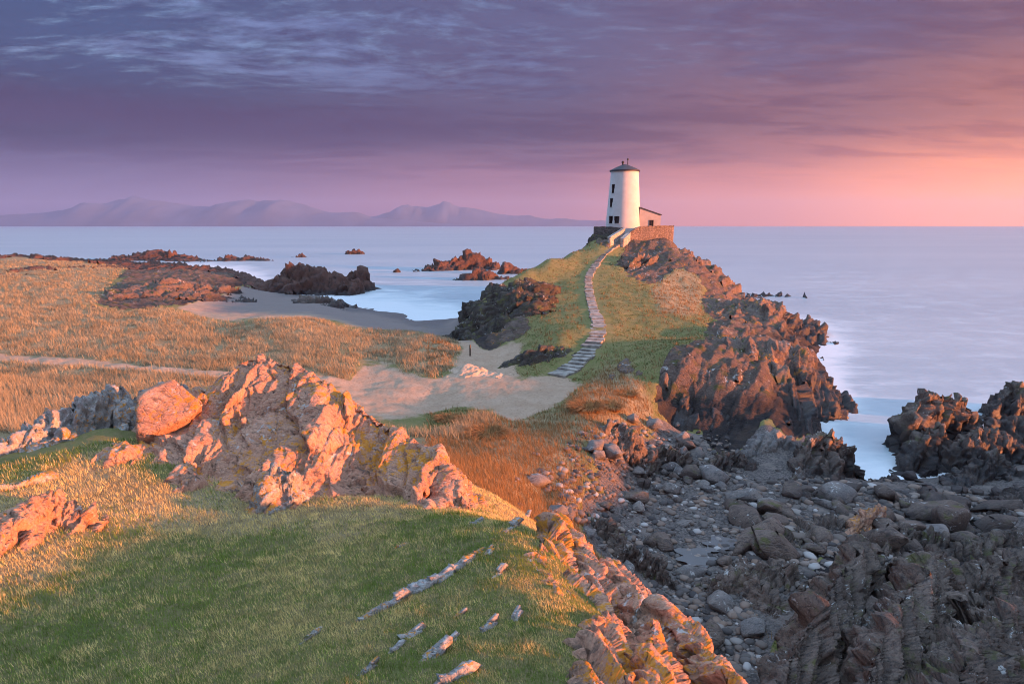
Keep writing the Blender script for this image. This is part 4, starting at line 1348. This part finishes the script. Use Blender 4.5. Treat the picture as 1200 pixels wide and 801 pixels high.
for lb, poly, cnt, (s0, s1), meshes in areas:
    k = 0
    xs = [q[0] for q in poly]
    ys = [q[1] for q in poly]
    while k < cnt:
        px, py = random.uniform(min(xs), max(xs)), random.uniform(min(ys), max(ys))
        if not inpoly(px, py, poly):
            continue
        k += 1
        p = hit(px, py)
        if p[2] < 0.15:
            continue
        sz = s0 + (s1 - s0) * random.random() ** 2.2
        me = random.choice(meshes)
        mk = min(MARKS, key=lambda q: math.hypot(px - q[1], py - q[2]))
        dx, dy = px - mk[1], py - mk[2]
        side = ("right of" if dx > 0 else "left of") if abs(dx) > abs(dy) else ("below" if dy > 0 else "above")
        f = (sz - s0) / (s1 - s0)
        lab = f"{'large' if f > 0.45 else 'middling' if f > 0.12 else 'small'} {'dark' if me in BOULDD else 'grey'} boulder {'close ' if math.hypot(dx, dy) < 22 else ''}{side} the {mk[0]}"
        LABS.setdefault(lab, []).append((px, place("boulder", me, lab, "boulder", p, (sz * random.uniform(0.85, 1.4), sz * random.uniform(0.75, 1.1), sz * random.uniform(0.7, 1.15)),
              random.uniform(0, 6.28), (random.uniform(-0.35, 0.35), random.uniform(-0.35, 0.35)), 0.22 * sz, "boulders on the shore and in the gully")))

ORD = ("second", "third", "fourth", "fifth", "sixth", "seventh", "eighth", "ninth", "tenth")
for lab, lst in LABS.items():
    lst.sort(key=lambda q: q[0])
    for k, (_, ob) in enumerate(lst if len(lst) > 1 else ()):
        ob["label"] = lab + (", leftmost" if k == 0 else ", rightmost" if k == len(lst) - 1 else f", {ORD[min(k, 9) - 1]} from left")

# lichened stones breaking through the foreground turf
def turf_stone(seed):
    Vs, Fs, o = [], [], 0
    rg = np.random.default_rng(seed)
    for k in range(9):
        v, f = SLABS[rg.integers(len(SLABS))]
        sc = rg.uniform(0.25, 0.6)
        v = v * np.array((1.1, 0.42, 0.5)) * sc
        a = rg.normal() * 0.25
        v = np.column_stack((v[:, 0] * math.cos(a) - v[:, 2] * math.sin(a), v[:, 1], v[:, 0] * math.sin(a) + v[:, 2] * math.cos(a)))
        Vs.append(v + np.array((rg.uniform(-0.8, 0.8), rg.uniform(-0.25, 0.25), rg.uniform(-0.1, 0.12))))
        Fs.append(f + o)
        o += len(v)
    return mesh_np("stone", np.concatenate(Vs), np.concatenate(Fs), ROCK_LICHEN, False)


STN = [turf_stone(500 + k) for k in range(6)]
turf_st = [(428, 724, 0.13, "first and lowest stone of the slanting row in the turf"), (441, 715, 0.10, "little stone second from the bottom of the slanting row"), (462, 706, 0.20, "grey stone low in the slanting row in the turf"),
           (487, 692, 0.27, "pale split stone midway up the slanting row in the turf"), (520, 676, 0.22, "long whitish stone with orange end in the slanting row"), (541, 664, 0.26, "largest white and orange stone of the slanting row"),
           (560, 648, 0.16, "thin upright stone near the top of the slanting row"), (575, 645, 0.14, "last white stone at the top of the slanting row"), (585, 672, 0.15, "leaning yellow-lichened stone right of the slanting row"),
           (538, 720, 0.09, "single flat pale stone alone in the green turf"), (485, 743, 0.15, "pale stone half sunk below the slanting row"), (465, 760, 0.11, "small sunk stone beside a turf crack"),
           (432, 785, 0.12, "pale stone at the lower end of the turf crack"), (372, 740, 0.10, "stone in a short crack at the turf's lower left"), (357, 752, 0.08, "tiny stone below the short turf crack"),
           (505, 770, 0.20, "orange-topped stone on the mossy bank near the bottom edge"), (528, 752, 0.13, "thin stone at the head of the mossy bank"), (533, 795, 0.20, "dark-sided stone cut by the bottom edge"),
           (572, 735, 0.16, "orange lichened stone right of the mossy bank"), (607, 720, 0.14, "two-pronged white stone near the right outcrop"), (600, 618, 0.22, "white stone at the turf's far edge"),
           (617, 605, 0.20, "red lit stone at the turf's far edge by the gully"), (560, 612, 0.14, "small orange stone on the turf before the big outcrop"), (470, 640, 0.10, "half-buried stone before the big outcrop's foot")]
for i, (px, py, sz, lb) in enumerate(turf_st):
    p = hit(px, py)
    place("stone", STN[i % 6], lb, "stone", p, (sz * 0.95, sz * 0.75, sz * random.uniform(0.6, 0.9)), R(58) + random.uniform(-0.3, 0.3), (random.uniform(-0.2, 0.3), random.uniform(-0.25, 0.1)), 0.02 * sz, "lichened stones in the turf")

# still pools left by the tide
def rock_pool(label, px, py, rx, ry, seed):
    p = hit(px, py)
    rg = np.random.default_rng(seed)
    a = np.linspace(0, 2 * math.pi, 40, endpoint=False)
    rr = 1 + 0.35 * np.sin(2 * a + rg.uniform(0, 6)) * rg.uniform(0.4, 1) + 0.2 * np.sin(5 * a + rg.uniform(0, 6))
    V = np.vstack(([(0, 0, 0)], np.column_stack((rx * rr * np.cos(a), ry * rr * np.sin(a), np.zeros(40)))))
    F_ = np.array([(0, 1 + k, 1 + (k + 1) % 40) for k in range(40)])
    o = link("rock_pool", mesh_np("rock_pool", V, F_, POOL, True), None, (p[0], p[1], p[2] + 0.09))
    set_props(o, label, "rock pool", "tide pools among the rocks")


POOL = plain("pool_water", (0.10, 0.095, 0.09), 0.08, 0.1, 1.0, 0.05, 0.01, 0.6)
rock_pool("pale tide pool between the reef and the right-edge ledge", 1112, 602, 0.6, 0.9, 1)
rock_pool("narrow pool beside the large sea rock", 1115, 548, 0.5, 0.9, 2)
rock_pool("pool behind the red-flanked rock at the right edge", 1190, 545, 0.9, 1.3, 3)
rock_pool("small dark pool in the gully below the rust-brown boulder", 845, 640, 0.7, 0.45, 4)
rock_pool("shallow pool on the shingle left of the weed-hung rock", 815, 655, 0.8, 0.5, 5)

# pebbles and cobbles nobody could count
def scatter_stones(name, cnt, poly, s0, s1, mat, seed):
    rg = np.random.default_rng(seed)
    V0, F0 = ICO[2]
    xs = [q[0] for q in poly]
    ys = [q[1] for q in poly]
    px = rg.uniform(min(xs), max(xs), cnt * 3)
    py = rg.uniform(min(ys), max(ys), cnt * 3)
    ok = [i for i in range(len(px)) if inpoly(px[i], py[i], poly)][:cnt]
    Vs, Fs = [], []
    base = [ICO[2][0] * (1 + 0.35 * vnoise(ICO[2][0] * 1.7 + k * 7, k)[:, None]) for k in range(8)]
    o = 0
    for i in ok:
        p = hit(px[i], py[i])
        if p[2] < 0.1:
            continue
        s = s0 + (s1 - s0) * rg.random() ** 2.5
        a = rg.uniform(0, 6.28)
        v = base[rg.integers(8)] * np.array((1.3, 1, 0.62)) * s * rg.uniform(0.8, 1.2, 3)
        v = np.column_stack((v[:, 0] * math.cos(a) - v[:, 1] * math.sin(a), v[:, 0] * math.sin(a) + v[:, 1] * math.cos(a), v[:, 2]))
        Vs.append(v + p + np.array((0, 0, 0.25 * s)))
        Fs.append(F0 + o)
        o += len(V0)
    ob = link(name, mesh_np(name, np.concatenate(Vs), np.concatenate(Fs), mat, False))
    set_props(ob, kind="stuff")
    return ob


import time
PEBBLE, n = new_mat("pebbles")
rnd = n.n('ShaderNodeNewGeometry')
finish(n, n.ramp(rnd.outputs['Random Per Island'], [(0.0, (0.05, 0.045, 0.045)), (0.4, (0.12, 0.105, 0.095)), (0.7, (0.20, 0.14, 0.105)), (0.93, (0.24, 0.22, 0.20)), (1.0, (0.4, 0.38, 0.36))]), 0.8,
       n.noise(rnd.outputs['Position'], 30, 4, 0.7), 0.5, 0.01)
ob = scatter_stones("shingle", 3000, [(620, 560), (690, 500), (850, 510), (900, 600), (880, 680), (900, 800), (850, 790), (760, 690), (680, 620)], 0.025, 0.15, PEBBLE, 71)
set_props(ob, "grey shingle and cobbles covering the gully floor", "shingle")
ob = scatter_stones("shore_rubble", 1500, [(860, 560), (1000, 560), (1200, 580), (1200, 690), (1000, 680), (880, 700)], 0.05, 0.22, PEBBLE, 72)
set_props(ob, "dark rubble between the rocks of the right shore", "rubble")

# ------------------------------------------------------------------ grass
def blades(name, xy, length, width, lean, tints, per=1, spread=0.0, seed=5):
    rg = np.random.default_rng(seed)
    n_ = len(xy) * per
    p = np.repeat(xy, per, 0) + rg.normal(size=(n_, 2)) * spread
    L = np.repeat(length, per) * rg.uniform(0.6, 1.25, n_)
    W = np.repeat(width, per)
    t = np.repeat(tints, per, 0) * rg.uniform(0.7, 1.3, (n_, 1))
    z = gh(p)
    a = rg.uniform(0, 2 * np.pi, n_)
    ln = np.repeat(lean, per) if np.ndim(lean) else lean
    k = ln * rg.uniform(0.3, 1.2, n_)
    # wind leans the blades mostly to the left
    dx = np.cos(a) * k * 0.7 - 0.45 * k
    dy = np.sin(a) * k * 0.7
    wx, wy = np.cos(a + 1.57) * W / 2, np.sin(a + 1.57) * W / 2
    b0 = np.column_stack((p[:, 0] - wx, p[:, 1] - wy, z - 0.02))
    b1 = np.column_stack((p[:, 0] + wx, p[:, 1] + wy, z - 0.02))
    tip = np.column_stack((p[:, 0] + dx * L, p[:, 1] + dy * L, z + L * np.sqrt(np.maximum(0.08, 1 - (k * 0.8) ** 2))))
    V = np.stack((b0, b1, tip), 1).reshape(-1, 3)
    Fz = np.arange(3 * n_).reshape(-1, 3)
    T = np.repeat(np.column_stack((t, np.ones(n_))), 3, 0)
    o = link(name, mesh_np(name, V, Fz, BLADE, False, {"tint": T}))
    set_props(o, kind="stuff")
    return o


def polar_pts(n_, az0, az1, r0, r1, seed):
    rg = np.random.default_rng(seed)
    a = np.radians(rg.uniform(az0, az1, n_))
    r = np.exp(rg.uniform(math.log(r0), math.log(r1), n_))
    return np.column_stack((r * np.sin(a), r * np.cos(a)))


# short turf of the foreground
xy = polar_pts(300000, -46, 24, 3.6, 14.5, 81)
zn = glook(zones, xy)
up_ = glook(gn[:, 2], xy)[:, 0]
ok = (zn[:, 0] < 0.35) & (zn[:, 3] < 0.3) & (up_ > 0.5)
xy, zn = xy[ok], zn[ok]
r = np.hypot(*xy.T)
mixv = np.clip(zn[:, 2] * 0.6 + 0.42 + 0.9 * fbm(xy / 0.35, 3, seed=82) + 0.9 * fbm(xy / 1.6, 3, seed=83), 0, 1)
mixv = np.where(rng.random(len(xy)) < mixv, 1.0, 0.0)[:, None]
tint = mixv * np.array((0.44, 0.35, 0.145)) + (1 - mixv) * np.array((0.125, 0.17, 0.032))
tint = tint * 1.5 * (1 + 0.7 * fbm(xy / 0.22, 3, seed=85))[:, None]
ob = blades("turf", xy, (0.015 + 0.0042 * r) * (1 + 1.1 * np.maximum(0, fbm(xy / 0.45, 3, seed=80))), 0.002 + 0.0010 * r, np.full(len(xy), 0.95), tint, seed=84)
set_props(ob, "short green and straw turf of the foreground slope", "grass")

# dry marram on the dunes behind
xy = polar_pts(34000, -46, -2, 26, 175, 86)
zn = glook(zones, xy)
ok = (zn[:, 2] > 0.45) & (zn[:, 1] < 0.3) & (zn[:, 0] < 0.4) & (gh(xy) > 1.6) & (seg_dist(xy, path_line) > 1.2)
xy = xy[ok]
k_ = (zn[ok][:, 1] < 0.08) | (rng.random(len(xy)) < 0.3)
xy = xy[k_]
xy = xy[fbm(xy / 2.6, 3, seed=87) > -0.2]
v = np.clip(0.5 + 0.8 * fbm(xy / 4, 3, seed=88), 0, 1)[:, None]
tint = v * np.array((0.44, 0.38, 0.25)) + (1 - v) * np.array((0.26, 0.225, 0.14))
r = np.hypot(*xy.T)
ob = blades("dune_grass", xy, np.full(len(xy), 0.42), 0.018 + 0.0006 * r, np.full(len(xy), 0.7), tint, 9, 0.22, 89)
set_props(ob, "dry straw-coloured marram grass covering the dunes", "grass")

# rough grass on the hill, the bank and the headland
xy = polar_pts(42000, -8, 30, 15, 108, 91)
zn = glook(zones, xy)
up_ = glook(gn[:, 2], xy)[:, 0]
ok = (zn[:, 0] < 0.4) & (zn[:, 1] < 0.35) & (zn[:, 3] < 0.35) & (up_ > 0.45) & (gh(xy) > 1.8) & (seg_dist(xy, line) > 1.2) & (seg_dist(xy, path_line) > 1.2)
xy, zn = xy[ok], zn[ok]
d = (zn[:, 2] * 0.85 + 0.15 + 0.5 * fbm(xy / 2, 3, seed=92))
d = np.where(rng.random(len(xy)) < d, 1.0, 0.0)[:, None]
tint = d * np.array((0.29, 0.175, 0.075)) + (1 - d) * np.array((0.085, 0.105, 0.03))
r = np.hypot(*xy.T)
ob = blades("rough_grass", xy, 0.10 + 0.18 * d[:, 0], 0.008 + 0.0007 * r, np.full(len(xy), 0.9), tint, 4, 0.12, 93)
set_props(ob, "rough tufted grass on the hill and the bank", "grass")


# shaggy tussocks on the bank
def tussock(label, px, py, hgt, rad, seed, cnt=260):
    p = hit(px, py)
    rg = np.random.default_rng(seed)
    a = rg.uniform(0, 6.28, cnt)
    rr = rad * np.sqrt(rg.random(cnt)) * 0.6
    b = np.column_stack((rr * np.cos(a), rr * np.sin(a)))
    out = 0.55 + 0.7 * rr / rad
    L = hgt * rg.uniform(0.6, 1.1, cnt)
    V, T = [], []
    for i in range(cnt):
        o = np.array((b[i, 0], b[i, 1], -0.12))
        d = np.array((math.cos(a[i]) * out[i] - 0.25, math.sin(a[i]) * out[i], 1.0))
        m1 = o + d * L[i] * 0.6
        tip = m1 + np.array((d[0] * 1.3, d[1] * 1.3, -0.15)) * L[i] * 0.5
        s = np.array((-math.sin(a[i]), math.cos(a[i]), 0)) * 0.022
        V += [o - s, o + s, m1 + s * 0.8, m1 - s * 0.8, tip + s * 0.1, tip - s * 0.1]
        T += [np.append(np.array((0.30, 0.16, 0.06)) * rg.uniform(0.6, 1.4), 1)] * 6
    idx = np.arange(cnt)[:, None] * 6
    Fz = np.concatenate((idx + np.array((0, 1, 2, 3)), idx + np.array((3, 2, 4, 5))))
    o = link("grass_tussock", mesh_np("grass_tussock", np.array(V), Fz, BLADE, False, {"tint": np.array(T)}), None, p)
    set_props(o, label, "tussock", "shaggy grass tussocks on the bank")


tussock("big shaggy orange tussock overhanging the bank by the path", 574, 512, 0.75, 0.9, 95, 700)
tussock("orange tussock at the sandy path's edge, left of the big one", 528, 492, 0.5, 0.7, 96, 400)
tussock("tussock next to the path, between two larger ones", 548, 494, 0.5, 0.6, 97, 350)
tussock("tall red tussock at the foot of the headland slope", 690, 480, 0.7, 0.9, 98, 450)
tussock("tussock right of the path above the rubble", 716, 478, 0.6, 0.9, 99, 400)
tussock("tussock on the headland edge above the mossy cliff", 735, 462, 0.5, 0.8, 100, 300)

# ------------------------------------------------------------------ haze over the bay
hv = bpy.data.materials.new("haze_air")
hv.use_nodes = True
nt = hv.node_tree
nt.nodes.clear()
pv_ = nt.nodes.new('ShaderNodeVolumePrincipled')
pv_.inputs['Color'].default_value = (0.42, 0.56, 0.92, 1)
pv_.inputs['Density'].default_value = 9.5e-5
pv_.inputs['Anisotropy'].default_value = 0.3
mo = nt.nodes.new('ShaderNodeOutputMaterial')
nt.links.new(pv_.outputs[0], mo.inputs['Volume'])
q = Geo()
q.box((-11000, -11000, -5), (11000, 11000, 415))
hz_ = q.build("haze", hv)
set_props(hz_, "thin evening haze over the bay", "haze", kind="stuff")
